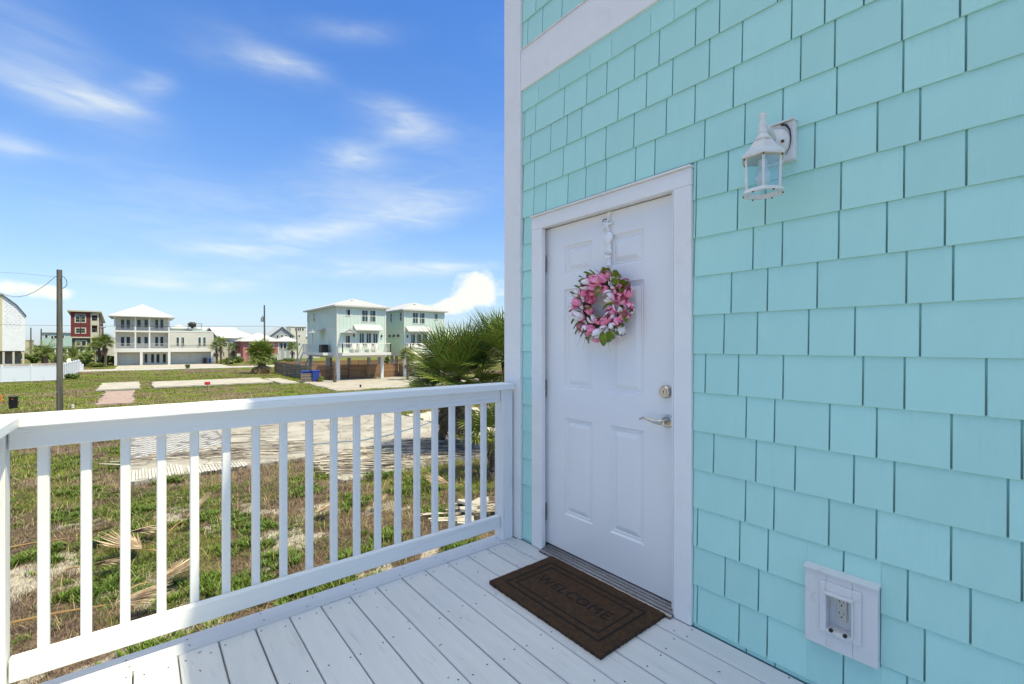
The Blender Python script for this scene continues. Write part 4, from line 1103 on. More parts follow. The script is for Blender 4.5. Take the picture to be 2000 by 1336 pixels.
def scatter(n, d0, d1, l0=-1.55, l1=.12, seed=0, prob=None, margin=.05):
    n = int(n * 1.35)
    r_ = np.random.default_rng(seed); d = np.sqrt(r_.uniform(d0 * d0, d1 * d1, n)); l = d * r_.uniform(l0, l1, n)
    x = CY_ * l + SY_ * d; y = -SY_ * l + CY_ * d; k = ~on_slab(x, y, -margin)
    x, y = x[k], y[k]
    if prob is not None:
        k = r_.random(len(x)) < prob(x, y); x, y = x[k], y[k]
    return x, y


gw = lambda x, y: np.clip((green_f(x, y) * 1.1 + .12) * sm(fbm(x, y, .9, 41), .46, .60) * 1.2, 0, 1)
gg = lambda x, y: np.clip(green_f(x, y) * .6 + .12, 0, 1) * (1 - .8 * sand_f(x, y))
gd = lambda x, y: np.clip(1.05 - green_f(x, y) * .8, 0, 1) * (1 - .75 * sand_f(x, y))
P1 = scatter(9000, 5.5, 14, seed=1, prob=gw); P2 = scatter(9000, 14, 27, seed=2, prob=gw)
mxy = [ong(x, y)[:2] for x, y in ((505, 1030), (470, 1065), (455, 1020), (640, 1140), (690, 1085), (610, 1165), (820, 940), (790, 960), (905, 1070), (560, 1090), (110, 1010), (215, 1060), (400, 1010), (265, 1000), (150, 960), (330, 940), (700, 980), (850, 1000), (740, 930), (60, 1090), (180, 1150), (400, 1150), (300, 1270), (760, 1050), (490, 1150), (600, 960))]
MX = np.concatenate([m_[0] + rng.normal(0, .24, 32) for m_ in mxy]); MY = np.concatenate([m_[1] + rng.normal(0, .24, 32) for m_ in mxy])
cover('leafy_weeds', 'bright green low leafy weeds scattered over the lot', M_weed, [blades(MX, MY, 34, .10, .13, .024, .8, seed=25), blades(*P1, 34, .12, .055, .019, 1.1, seed=5), blades(*P2, 18, .2, .08, .03, 1.1, seed=6)])
P3 = scatter(9000, 5.5, 14, seed=3, prob=gg); P4 = scatter(11000, 14, 30, seed=4, prob=gg); P5 = scatter(15000, 30, 62, seed=5, prob=lambda x, y: green_f(x, y) * (.25 + .75 * sm(fbm(x, y, 4.5, 61), .42, .54))); P6 = scatter(9000, 62, 120, seed=6, prob=lambda x, y: (green_f(x, y) * .8 + .1) * (.3 + .7 * sm(fbm(x, y, 7, 63), .42, .54)))
cover('grass', 'green and yellowish grass of the empty lots', M_grass, [blades(*P3, 10, .12, .15, .007, .7, seed=7), blades(*P4, 9, .22, .20, .013, .7, seed=8), blades(*P5, 10, .5, .10, .035, .9, seed=9), blades(*P6, 7, .8, .13, .07, .9, seed=10)])
P7 = scatter(17000, 5.5, 14, seed=7, prob=gd); P8 = scatter(9000, 14, 30, seed=8, prob=gd); P9 = scatter(12000, 30, 95, seed=9, prob=lambda x, y: np.clip(gd(x, y) * .5 + .8 * (1 - sm(fbm(x, y, 4.5, 61), .40, .52)), 0, 1))
cover('dry_weeds', 'purplish brown dry weeds and leaf litter', M_dry, [blades(*P7, 13, .15, .085, .007, 1.15, seed=11), blades(*P8, 9, .25, .16, .014, 1.0, seed=12), blades(*P9, 8, .6, .14, .035, .9, seed=13)])
P10 = scatter(2600, 5.5, 16, seed=10, prob=lambda x, y: 1 - .4 * sand_f(x, y)); P11 = scatter(1500, 16, 40, seed=14)
cover('straw', 'pale dry straws among the weeds', M_straw, [blades(*P10, 3, .16, .26, .006, 1.0, seed=14), blades(*P11, 3, .3, .35, .012, .8, seed=15)])
# litter of dead palm stems on the slab
def sticks(name, label, spots, n, L, m, seed):
    r_ = random.Random(seed); mb = MB()
    for _ in range(n):
        x0, x1, y0, y1 = r_.choice(spots); x = r_.uniform(x0, x1); y = r_.uniform(y0, y1); a = R(-YAW) + r_.gauss(.12, .16); l = r_.uniform(*L) / 2; z = .10 + r_.uniform(0, .16)
        dx, dy = math.cos(a) * l, math.sin(a) * l; c_ = r_.uniform(-.08, .08)
        mb.tube([(x - dx, y - dy, z + r_.uniform(-.03, .03)), (x + c_ * dy, y - c_ * dx, z + .02), (x + dx, y + dy, z + r_.uniform(-.03, .05))], [.022, .019, .008], 4, False)
    return stuff(name, mb, m, label=label)
M_stick = mat('bleached_stem', (.44, .39, .34), .9, (.20, .165, .14), 2, island=.6)
sticks('palm_stem_litter', 'heap of grey dead palm stems lying on the slab', [(5.3, 8.6, 14.9, 17.3), (6.6, 10.6, 14.6, 17.0), (7, 10.2, 15.2, 17.9)], 330, (1.0, 2.6), M_stick, 3)
sticks('palm_stem_litter', 'scattered dead palm stems on the left part of the slab', [(2.4, 5.2, 18.7, 20.6), (3.0, 5.4, 20, 26.5), (-.3, 3.0, 20.5, 21.6)], 90, (.7, 2.2), M_stick, 4)
obj('hose', MB().tube([ong(612, 868, .09), ong(650, 864, .09), ong(700, 861, .09), ong(735, 855, .09), ong(765, 848, .09), ong(800, 838, .09), ong(850, 822, .09)], .018, 6), M_hose)
tag(bpy.data.objects['hose'], 'thin blue hose lying across the bare concrete slab', 'hose')
# broken concrete ring
p = ong(928, 1003); cx, cy = p[0], p[1]
rg_ = thing('concrete_ring', 'broken round concrete well ring in the weeds near the railing post', 'concrete ring', (cx, cy, 0))
obj('ring', MB().lathe([(.50, -.05), (.52, .12), (.51, .17), (.44, .175), (.42, .12), (.42, -.05)], (cx, cy, 0), 26), mat('mossy_concrete', (.20, .17, .14), .95, (.09, .08, .065), 5, bump=1, bscale=20, bdist=.03), rg_)
obj('dark_pit', MB().lathe([(0, .02), (.419, .02), (.419, .03), (0, .03)], (cx, cy, 0), 24), M_dark, rg_)
for k, (ox, oy, rr_, tz) in enumerate(((-.30, -.18, .26, .20), (.16, .05, .30, .19), (-.55, -.42, .22, .06), (.42, -.35, .2, .1), (-.1, .35, .25, .2))):
    pg = [(cx + ox + rr_ * random.uniform(.7, 1.2) * math.cos(a_i * 1.05), cy + oy + rr_ * random.uniform(.7, 1.2) * math.sin(a_i * 1.05)) for a_i in range(6)]
    o = obj('concrete_fragment', MB().prism(pg, 'z', tz, tz + .06), M_conc2, rg_, loc=(cx + ox, cy + oy, tz)); o.rotation_euler = (random.uniform(-.25, .25), random.uniform(-.25, .25), 0)
sticks('palm_stem_litter', 'dead palm stems lying over the broken concrete ring', [(cx - 1.0, cx + .6, cy - .7, cy + .3)], 26, (.4, 1.2), M_stick, 9)

# ------------------------------------------------------------------ shrubs
def bush(name, label, c_, rx, ry, rz, n, leaf, m, seed=0, stem=True, group=None, cat='shrub'):
    r_ = np.random.default_rng(seed); root = thing(name, label, cat, (c_[0], c_[1], 0), group)
    k = 9; cl = r_.normal(size=(k, 3)); cl /= np.linalg.norm(cl, axis=1)[:, None]; cl *= r_.uniform(.3, .75, (k, 1)); cr = r_.uniform(.3, .5, k)
    w_ = r_.integers(0, k, n); d = r_.normal(size=(n, 3)); d /= np.linalg.norm(d, axis=1)[:, None]
    pos = (cl[w_] + d * (cr[w_] * r_.uniform(.5, 1.05, n))[:, None]) * np.array([rx, ry, rz]) + np.array([c_[0], c_[1], c_[2]])
    pos[:, 2] = np.maximum(pos[:, 2], .03)
    t1 = r_.normal(size=(n, 3)); t1 /= np.linalg.norm(t1, axis=1)[:, None]; t2 = np.cross(t1, d); t2 /= (np.linalg.norm(t2, axis=1)[:, None] + 1e-6)
    s_ = leaf * r_.uniform(.6, 1.3, n)[:, None]
    v = np.stack([pos - t1 * s_, pos + t2 * s_ * .45, pos + t1 * s_, pos - t2 * s_ * .45], 1).reshape(-1, 3)
    mb = MB(); mb.v = v.tolist(); mb.f = (np.arange(n)[:, None] * 4 + np.arange(4)[None]).tolist()
    obj('foliage', mb, m, root)
    if stem: obj('stem', MB().tube([(c_[0], c_[1], 0), (c_[0], c_[1], c_[2])], [.06, .03], 5), M_trunk, root)
    return root


def pbush(label, x, y, wpx, hpx, dst, m=M_bush, n=900, leaf=.16, seed=0):
    q = atd(x, y, dst); k = dst / 897
    return bush('shrub', label, (q[0], q[1], max(q[2], .3)), wpx * k / 2, wpx * k / 2, hpx * k / 2, n, leaf, m, seed)


for i, a in enumerate(((('dense dark shrub under the feather palms behind the white fence'), 70, 699, 34, 26, 88, M_bush), ('leafy shrub mass behind the near utility pole', 110, 697, 44, 26, 90, M_bush), ('dark shrub at the foot of the red townhouse', 165, 703, 40, 24, 92, M_bush),
     ('low bright shrub at the driveway edge beside the slim palm', 190, 714, 36, 12, 90, M_bushy), ('round bush left of the white house wall', 217, 702, 16, 18, 97, M_bush), ('spiky agave-like shrub by the white fence end', 141, 741, 26, 16, 58, M_bush),
     ('small spiky yucca in the grass before the white house garages', 366, 721, 10, 9, 84, M_bush), ('green shrub row right of the white house', 446, 706, 30, 16, 104, M_bushy), ('dark bush before the white gabled house', 465, 700, 26, 22, 112, M_bush),
     ('low hedge in front of the pink house', 535, 704, 26, 12, 108, M_bush), ('bushes in front of the grey house porch', 566, 704, 34, 12, 108, M_bush), ('dark bush at the base of the distant utility pole', 506, 722, 20, 16, 74, M_bush),
     ('grassy clump at the corner of the sandy driveway', 625, 742, 24, 8, 54, M_bushy), ('tall yellowish bush at the left of the hedge', 45, 697, 14, 16, 95, M_bushy), ('shrub under the big fan palm by the drive', 818, 748, 36, 18, 46, M_bushy),
     ('dark shrub beyond the slatted fence between the mint houses', 757, 704, 12, 18, 78, M_bush), ('green clump between the two cabbage palms', 198, 700, 20, 22, 99, M_bush))):
    pbush(a[0], *a[1:6], m=a[6], seed=50 + i, n=1400 if a[3] > 25 else 700, leaf=.18 if a[5] > 80 else .12)
# ------------------------------------------------------------------ far houses
def face_pt(face, a, z, p):
    return (a, p, z) if face == '-Y' else (p, a, z)


def window(root, face, plane, a0, a1, z0, z1, nx_=1, nz_=2, tr=.09, gl=None, fm=None, name='window', pr_=.05):
    """trim and muntins stand proud of the wall, pane set just inside"""
    if a0 > a1: a0, a1 = a1, a0
    if z0 > z1: z0, z1 = z1, z0
    s_ = -1; mb = MB(); P0, P1_ = plane + s_ * pr_, plane + s_ * .002
    if face == '+X': P0, P1_ = plane + .002, plane + pr_
    def bx(a, b, c_, d_, q0=P0, q1=P1_, mb_=mb):
        if face == '-Y': mb_.box(a, b, q0, q1, c_, d_)
        else: mb_.box(q0, q1, a, b, c_, d_)
    bx(a0 - tr, a0, z0 - tr, z1 + tr); bx(a1, a1 + tr, z0 - tr, z1 + tr); bx(a0, a1, z0 - tr, z0); bx(a0, a1, z1, z1 + tr)
    mw = .03
    for k in range(1, nx_): x = a0 + (a1 - a0) * k / nx_; bx(x - mw, x + mw, z0, z1)
    for k in range(1, nz_):
        z = z0 + (z1 - z0) * k / nz_
        for q in range(nx_):
            xa = a0 + (a1 - a0) * q / nx_ + (mw if q else 0); xb = a0 + (a1 - a0) * (q + 1) / nx_ - (mw if q < nx_ - 1 else 0); bx(xa, xb, z - mw, z + mw)
    o = obj(name, mb, fm or M_htrim, root)
    g = MB(); q0, q1 = (plane - .02, plane - .004) if face != '+X' else (plane + .004, plane + .02)
    bx(a0, a1, z0, z1, q0, q1, g); obj('pane', g, gl or M_wing, o)
    return o


def winpx(root, face, plane, x0, x1, y0, y1, **k):
    f = onY if face == '-Y' else onX
    a0, za = f(x0, y0, plane); a1, zb2 = f(x1, y1, plane); am, zm = f((x0 + x1) / 2, y0, plane); _, zn = f((x0 + x1) / 2, y1, plane)
    return window(root, face, plane, a0, a1, zm, zn, **k)


def hip(mb, x0, x1, y0, y1, z, rise, ridge=None, th=.18):
    """hip roof, ridge along the longer side"""
    w_, d_ = x1 - x0, y1 - y0; i = min(w_, d_) / 2
    if ridge is not None: i = ridge
    if w_ >= d_: r0, r1 = (x0 + i, (y0 + y1) / 2), (x1 - i, (y0 + y1) / 2)
    else: r0, r1 = ((x0 + x1) / 2, y0 + i), ((x0 + x1) / 2, y1 - i)
    v = [(x0, y0, z), (x1, y0, z), (x1, y1, z), (x0, y1, z), (r0[0], r0[1], z + rise), (r1[0], r1[1], z + rise), (x0, y0, z - th), (x1, y0, z - th), (x1, y1, z - th), (x0, y1, z - th)]
    if w_ >= d_: f = [(0, 1, 5, 4), (1, 2, 5), (2, 3, 4, 5), (3, 0, 4)]
    else: f = [(0, 1, 4), (1, 2, 5, 4), (2, 3, 5), (3, 0, 4, 5)]
    return mb.add(v, f + [(6, 9, 8, 7), (0, 6, 7, 1), (1, 7, 8, 2), (2, 8, 9, 3), (3, 9, 6, 0)])


def battens(root, face, plane, a0, a1, z0, z1, m, step=.45, t_=.025):
    mb = MB(); a = a0
    while a < a1:
        if face == '-Y': mb.box(a, a + .05, plane - t_, plane - .001, z0, z1)
        else: mb.box(plane - t_, plane - .001, a, a + .05, z0, z1)
        a += step
    obj('battens', mb, m, root, kind='stuff')


def railing(root, pts, z, h=1.0, m=None, step=1.6, bars=5, pick=False):
    m = m or M_htrim; mb = MB()
    for (a, b) in zip(pts[:-1], pts[1:]):
        a, b = Vector(a), Vector(b); n = max(1, int((b - a).length / step))
        for k in range(n + 1):
            q = a.lerp(b, k / n); mb.box(q.x - .045, q.x + .045, q.y - .045, q.y + .045, z, z + h)
        mb.tube([(a.x, a.y, z + h), (b.x, b.y, z + h)], .04, 4)
        if pick:
            nn = int((b - a).length / .22)
            for k in range(nn): q = a.lerp(b, (k + .5) / nn); mb.box(q.x - .014, q.x + .014, q.y - .014, q.y + .014, z + .1, z + h)
            mb.tube([(a.x, a.y, z + .1), (b.x, b.y, z + .1)], .03, 4)
        else:
            for k in range(1, bars): mb.tube([(a.x, a.y, z + h * k / bars), (b.x, b.y, z + h * k / bars)], .012, 4)
    return obj('balcony_railing', mb, m, root)


# --- mint stilt house, built at its own corner; used twice with different window plans
def mint_house(label, X0, Y0, wx, dy, sid, peak, wins, left, awn, hood, side_steps, sidm):
    root = thing('stilt_house', label, 'house', (X0, Y0, 0))
    zb_, zw, ze = 2.75, 3.42, 9.0
    bx0, bx1, by0, by1 = X0, X0 + wx, Y0, Y0 + dy
    obj('front_wall', MB().box(bx0 + .15, bx1, by0, by0 + .15, zw, ze), sid, root); obj('side_wall', MB().box(bx0, bx0 + .149, by0, by1, zw, ze), sidm, root)
    obj('rear_wall', MB().box(bx0 + .15, bx1, by1 - .15, by1, zw, ze).box(bx1 - .15, bx1, by0 + .151, by1 - .151, zw, ze).box(bx0 + .15, bx1 - .151, by0 + .151, by1 - .151, zw, zw + .1), sid, root)
    battens(root, '-Y', by0, bx0 + .3, bx1 - .1, zw, 6.15, sid); battens(root, '-Y', by0, bx0 + .3, bx1 - .1, 6.35, ze, sid)
    battens(root, '-X', bx0, by0 + .3, by1 - .1, 6.35, ze, sidm)
    obj('floor_beam', MB().box(bx0 - .05, bx1 + .05, by0 - .05, by1 + .05, zb_, zw - .002), M_htrim, root)
    obj('trim', MB().box(bx0 - .04, bx0 + .12, by0 - .045, by0 - .002, zw, ze).box(bx0 - .045, bx0 - .002, by0 - .04, by0 + .12, zw, ze).box(bx1 - .12, bx1 + .04, by0 - .045, by0 - .002, zw, ze)
        .box(bx0 - .03, bx0 - .002, by0 + .121, by1, 6.15, 6.33), M_htrim, root)
    rf = hip(MB(), bx0 - .45, bx1 + .45, by0 - .45, by1 + .45, ze + .15, peak - ze - .15)
    ro = obj('roof', rf, M_roofw, root)
    sm_ = MB(); n = 16                                    # standing seams on the front slope
    cxm = (bx0 + bx1) / 2; ap = Vector((cxm, by0 - .45 + (wx + .9) / 2, peak))
    for k in range(n + 1):
        x = bx0 - .45 + (wx + .9) * k / n; f = abs(x - cxm) / ((wx + .9) / 2); top = Vector((x, by0 - .45 + (1 - f) * (wx + .9) / 2, ze + .15 + (peak - ze - .15) * (1 - f)))
        if f < .98: sm_.tube([(x, by0 - .45, ze + .165), top + Vector((0, 0, .015))], .018, 4)
    obj('roof_seam', sm_, M_roofg, ro, kind='stuff')
    obj('roof_vent', MB().lathe([(.09, 0), (.09, .3), (.14, .32), (.14, .4), (0, .42)], (cxm - .6, by0 + 1.9, peak - .75), 8), M_metal, root)
    for (x, y) in ((bx0 + .18, by0 + .2), (bx1 - .45, by0 + .2)): obj('stilt', MB().box(x - .19, x + .19, y - .19, y + .19, -.2, zb_), M_htrim, root)
    for x in (bx0 + .3, (bx0 + bx1) / 2, bx1 - .4):
        for y in (by0 + 4.6, by1 - .4): obj('stilt', MB().box(x - .17, x + .17, y - .17, y + .17, -.2, zb_), M_htrim, root)
    # front balcony
    yb = by0 - 1.6; obj('balcony_floor', MB().box(bx0 + .1, bx1 + .02, yb, by0 - .051, 3.05, 3.40), M_htrim, root)
    railing(root, [(bx0 + .15, by0 - .1), (bx0 + .15, yb + .05), (bx1 - .03, yb + .05), (bx1 - .03, by0 - .1)], 3.40, 1.1, step=1.55, bars=7)
    for (x0, x1, y0_, y1_, kx, kz, g) in wins: winpx(root, '-Y', by0, x0, x1, y0_, y1_, nx_=kx, nz_=kz, gl=g)
    for (x0, x1, y0_, y1_, g) in left: winpx(root, '-X', bx0, x0, x1, y0_, y1_, nx_=1, nz_=2 if abs(y1_ - y0_) > 9 else 1, tr=.07, gl=g)
    a0, za = onY(awn[0], awn[2], by0 - .8); a1, zc = onY(awn[1], awn[3], by0 - .8)
    aw = MB().prism([(by0 - .001, zc + .75), (by0 - .9, zc + .12), (by0 - .9, zc), (by0 - .001, zc + .6)], 'x', a0, a1); obj('awning', aw, M_roofw, root)
    h0, zh = onY(hood[0], hood[3], by0 - .5); h1, zq = onY(hood[1], hood[2], by0 - .5); hm = (h0 + h1) / 2
    obj('door_hood', MB().prism([(h0, zh), (hm, zq), (h1, zh), (h1 - .12, zh - .04), (hm, zq - .16), (h0 + .12, zh - .04)], 'y', by0 - .9, by0 - .002).prism([(h0 + .14, zh - .03), (hm, zq - .17), (h1 - .14, zh - .03)], 'y', by0 - .85, by0 - .003), [M_roofw], root)
    return root


G1, G2 = M_wing, M_win
M1 = mint_house('pale mint stilt house with hip roof and balcony of white chairs, the nearer left one', 18.56, 56.4, 6.2, 12.6, M_mint, 10.35,
    [(676.4, 683.6, 604.6, 616, 1, 1, G2), (707, 717.8, 606.5, 628, 1, 2, G1), (723, 733.8, 607, 628.3, 1, 2, G1), (702, 710.6, 651, 674.5, 1, 1, G1), (715.5, 724.2, 651, 674, 1, 1, G1), (729, 737, 651.5, 673.5, 1, 1, G1), (675.2, 683.3, 655.5, 679.5, 1, 1, G2)],
    [(601, 604, 615, 628.5, G2), (612.8, 615.8, 613, 627, G2), (630, 635.5, 607.5, 613.5, M_hwhite)], (694.5, 748, 638, 646.5), (667.6, 694.8, 641.4, 649.5), True, M_mint)
M2 = mint_house('pale green stilt house with hip roof half hidden by the palm, the farther right one', 27.8, 57.3, 6.2, 9.5, M_mint, 10.45,
    [(806.2, 815.7, 611.3, 631.3, 1, 2, G1), (820.2, 829.6, 612, 632, 1, 2, G1), (848.6, 854.2, 613.2, 624, 1, 1, G1), (802.7, 810.3, 653, 674, 1, 1, G1), (814.6, 821.8, 653, 674, 1, 1, G1), (826, 833.4, 653, 674, 1, 1, G1), (848, 853, 658, 679, 1, 1, G2)],
    [(753.5, 755, 614, 633.5, G2), (763, 765.8, 613.2, 628.5, G2), (781.4, 784.8, 610.7, 626.3, G2), (758.8, 764, 653.8, 658.4, G2), (766.8, 772.4, 653.5, 658.3, G2), (775.3, 780.8, 653, 658, G2)], (797.2, 844, 641.2, 648.8), (842.5, 860, 646.5, 652.5), False, M_mint2)
# side deck, stairs and hood of the nearer house
sx = 18.5; obj('side_deck', MB().box(17.3, sx, 57.6, 66.6, 3.05, 3.36), M_htrim, M1)
railing(M1, [(17.35, 62.2), (17.35, 66.5)], 3.36, 1.05, pick=True, step=1.4)
obj('side_deck_post', MB().box(17.3, 17.42, 62.1, 62.22, 0, 6.3), M_htrim, M1)
stp = obj('staircase', MB().prism([(66.6, 3.36), (66.6, 3.0), (71.2, 0), (71.6, 0), (71.6, .35)], 'x', 17.3, 17.36).prism([(66.6, 3.36), (66.6, 3.0), (71.2, 0), (71.6, 0), (71.6, .35)], 'x', 18.35, 18.41).prism([(66.6, 4.4), (66.6, 4.28), (71.6, 1.1), (71.6, 1.22)], 'x', 17.3, 17.35), M_htrim, M1)
for k in range(15): obj('step', MB().box(17.362, 18.348, 66.65 + k * .33, 66.95 + k * .33, 3.12 - k * .21, 3.16 - k * .21), M_htrim, stp)
obj('side_hood', MB().prism([(17.0, 5.9), (sx + .05, 6.5), (sx + .05, 6.38), (17.0, 5.8)], 'y', 60.8, 63.0), M_roofw, M1)
ac = thing('air_conditioner', 'black air conditioning unit on the side deck of the mint house', 'air conditioner', (17.9, 59.2, 3.37))
obj('casing', MB().box(17.45, 18.25, 58.6, 59.8, 3.375, 4.35, .03), M_black, ac); obj('fan_grille', MB().lathe([(.33, 0), (.33, .03), (.05, .05), (0, .05)], (17.85, 59.2, 4.352), 14), M_metal, ac)
# balcony chairs
def chair(label, x, y, z, group='white chairs on the mint balconies'):
    r_ = thing('deck_chair', label, 'chair', (x, y, z), group)
    obj('seat', MB().box(x - .28, x + .28, y - .28, y + .28, z + .38, z + .43), M_htrim, r_); obj('backrest', MB().prism([(y + .24, z + .40), (y + .30, z + .40), (y + .42, z + 1.12), (y + .36, z + 1.12)], 'x', x - .27, x + .27), M_htrim, r_)
    for sx_ in (-.26, .26):
        for sy_ in (-.24, .24): obj('leg', MB().box(x + sx_ - .025, x + sx_ + .025, y + sy_ - .025, y + sy_ + .025, z + .005, z + .379), M_htrim, r_)
        obj('armrest', MB().box(x + sx_ - .05, x + sx_ + .05, y - .3, y + .28, z + .62, z + .65).box(x + sx_ - .02, x + sx_ + .02, y - .27, y - .23, z + .431, z + .619), M_htrim, r_)
    return r_
for i, (px_, lab) in enumerate(((694, 'white deck chair nearest the door on the left mint balcony'), (706, 'second white deck chair from the door on the left mint balcony'), (723.5, 'third white deck chair from the door on the left mint balcony'), (737, 'white deck chair at the right end of the left mint balcony'))):
    X_, _ = onY(px_, 680, 55.6); chair(lab, X_, 55.6, 3.40)
for px_, lab in ((803, 'white deck chair at the left end of the right mint balcony'), (815, 'second white deck chair from the left on the right mint balcony'), (826, 'third white deck chair on the right mint balcony'), (837, 'white deck chair nearest the palm on the right mint balcony')):
    X_, _ = onY(px_, 680, 56.4); chair(lab, X_, 56.4, 3.40)
for px_, plane, hh, lab in ((691, 56.4, 655, 'wall light right of the door of the left mint house'), (745, 56.4, 656, 'wall light at the right end of the left mint house'), (795.5, 57.3, 657, 'wall light at the left end of the right mint house')):
    X_, z_ = onY(px_, hh, plane); l_ = thing('balcony_light', lab, 'wall lamp', (X_, plane - .06, z_), 'wall lights of the mint houses')
    obj('lamp_body', MB().lathe([(.03, .0), (.09, .05), (.09, .3), (.03, .38)], (X_, plane - .11, z_ - .2), 8), M_black, l_)

# --- white three-storey house with a two-storey wing
WX, WY = -4.0, 125.6
Wh = thing('white_house', 'white three-storey house with hip roof, stacked porches and a lower garage wing', 'house', (WX, WY, 0))
xe, xw = 5.25, 13.35; yr = WY + 1.8
obj('tower_wall', MB().box(WX + .1, xe, yr, yr + 10.5, 0, 10.2), M_hwhite, Wh); obj('wing_wall', MB().box(xe + .001, xw, WY + .3, yr + 9, 3.0, 7.2), M_hwhite, Wh); obj('garage_wall', MB().box(xe + .001, xw, yr, yr + 8.9, 0, 2.998), M_hwhite, Wh)
obj('porch_floor', MB().box(WX - .1, xw + .2, WY, yr - .001, 2.8, 3.62), M_htrim, Wh); obj('porch_floor', MB().box(WX, xe + .05, WY, yr - .001, 7.05, 7.4), M_htrim, Wh)
obj('parapet', MB().box(xe + .002, xw + .05, WY + .25, yr + 9.05, 7.201, 7.5), M_htrim, Wh)
obj('roof', hip(MB(), WX - .9, xe + .9, WY - .9, yr + 11.2, 10.4, 2.9), M_roofw, Wh)
obj('roof_skirt', MB().box(WX - .85, xe + .85, WY - .85, WY - .6, 10.2, 10.21), M_htrim, Wh)
for x in (224, 264.4, 292, 330):
    X_, _ = onY(x, 650, WY + .12); obj('column', MB().box(X_ - .13, X_ + .13, WY + .02, WY + .28, 3.62, 7.049), M_htrim, Wh); obj('column', MB().box(X_ - .13, X_ + .13, WY + .02, WY + .28, 7.4, 10.2), M_htrim, Wh)
for x in (226, 276, 330.4, 414.3):
    X_, _ = onY(x, 700, WY + .15); obj('column', MB().box(X_ - .22, X_ + .22, WY + .02, WY + .42, 0, 2.8), M_htrim, Wh)
railing(Wh, [(WX + .05, WY + .1), (xe, WY + .1)], 7.4, 1.0, m=M_metal, bars=6, step=3); railing(Wh, [(WX + .05, WY + .1), (xw, WY + .1)], 3.62, .95, m=M_metal, bars=5, step=2.7)
for x0, x1 in ((236, 243), (247, 254), (303, 309), (313, 319)):
    winpx(Wh, '-Y', yr, x0, x1, 624, 642, nx_=1, nz_=1, gl=G1, name='window'); winpx(Wh, '-Y', yr, x0, x1, 658, 676, nx_=1, nz_=1, gl=G2)
for x0, x1 in ((268, 275), (282, 289)):
    winpx(Wh, '-Y', yr, x0, x1, 624.5, 639.5, nx_=1, nz_=1, gl=G1); winpx(Wh, '-Y', yr, x0, x1, 658, 672.5, nx_=1, nz_=1, gl=G1)
for x0, x1 in ((344.2, 349.5), (354.2, 359.5), (387, 392.2), (396.4, 401.5)): winpx(Wh, '-Y', WY + .3, x0, x1, 659, 675.8, nx_=1, nz_=1, gl=G1)
battens(Wh, '-Y', WY + .3, xe + .2, xw - .1, 3.7, 7.0, M_hwhite, .5)
for x0, x1 in ((282, 288), (295, 301), (305.5, 311.6), (318, 324)): winpx(Wh, '-Y', yr, x0, x1, 691.5, 708.5, nx_=1, nz_=1, gl=G2)
for x0, x1 in ((229, 267), (336, 367), (377.5, 408)):
    a0, _ = onY(x0, 700, yr); a1, _ = onY(x1, 700, yr); gd_ = MB()
    o = obj('garage_door', MB().box(a0, a1, yr - .06, yr - .002, .05, 2.55), M_htrim, Wh)
    for k in range(4): obj('door_panel', MB().box(a0 + .1, a1 - .1, yr - .085, yr - .061, .12 + k * .61, .66 + k * .61), M_hwhite, o)
# roof terrace on the wing
X_, _ = onY(367, 640, WY + 3); X2, _ = onY(394, 640, WY + 3)
obj('rear_roof', hip(MB(), xe + .1, X_ + .5, yr + 3, yr + 8.5, 8.2, .9), M_roofw, Wh); obj('rear_block', MB().box(xe + .2, xw - 1.2, yr + 3.4, yr + 8, 7.501, 8.0), M_aqua, Wh)
railing(Wh, [(X_, WY + 3), (X2, WY + 3)], 8.1, 1.25, m=M_olive, bars=5, step=1.2); obj('terrace_deck', MB().box(X_, X2, WY + 2.9, yr + 2.9, 7.901, 8.1), M_metal, Wh)
ft = thing('rooftop_fan', 'dark round ventilator on the roof terrace of the white house', 'ventilator', (X_ + .9, WY + 3.6, 8.1)); obj('drum', MB().lathe([(.25, 0), (.25, .3), (.75, .45), (.8, 1.1), (.5, 1.5), (0, 1.55)], (X_ + .9, WY + 3.9, 8.1), 12), M_black, ft)

# --- dark red townhouse
Rd = thing('red_townhouse', 'tall narrow dark red townhouse with beige trim and corner balconies', 'house', (-13.4, 160.3, 0))
x0, x1, y0, y1 = -13.4, -9.7, 160.3, 179; xb1 = -8.1
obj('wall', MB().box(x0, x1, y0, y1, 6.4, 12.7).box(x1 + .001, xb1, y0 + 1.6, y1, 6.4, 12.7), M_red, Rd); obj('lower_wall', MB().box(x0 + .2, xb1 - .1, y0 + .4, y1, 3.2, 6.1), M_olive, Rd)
obj('floor_band', MB().box(x0 - .1, xb1 + .1, y0 - .1, y1, 6.101, 6.399), M_beige, Rd)
obj('roof', MB().add([(x0 - .6, y0 - .7, 13.2), (xb1 + .5, y0 - .7, 13.1), (xb1 + .5, y1 + .3, 11.0), (x0 - .6, y1 + .3, 11.0), (x0 - .6, y0 - .7, 12.8), (xb1 + .5, y0 - .7, 12.8), (xb1 + .5, y1 + .3, 10.7), (x0 - .6, y1 + .3, 10.7)],
    [(0, 1, 2, 3), (4, 7, 6, 5), (0, 4, 5, 1), (1, 5, 6, 2), (2, 6, 7, 3), (3, 7, 4, 0)]), M_beige, Rd)
for z in (6.41, 9.4):
    obj('balcony', MB().box(x1 + .05, xb1 + .05, y0, y0 + 1.6, z - .05 + .06, z + .25).box(x1 + .06, xb1 + .02, y0, y0 + .08, z + .26, z + 1.2), M_beige, Rd)
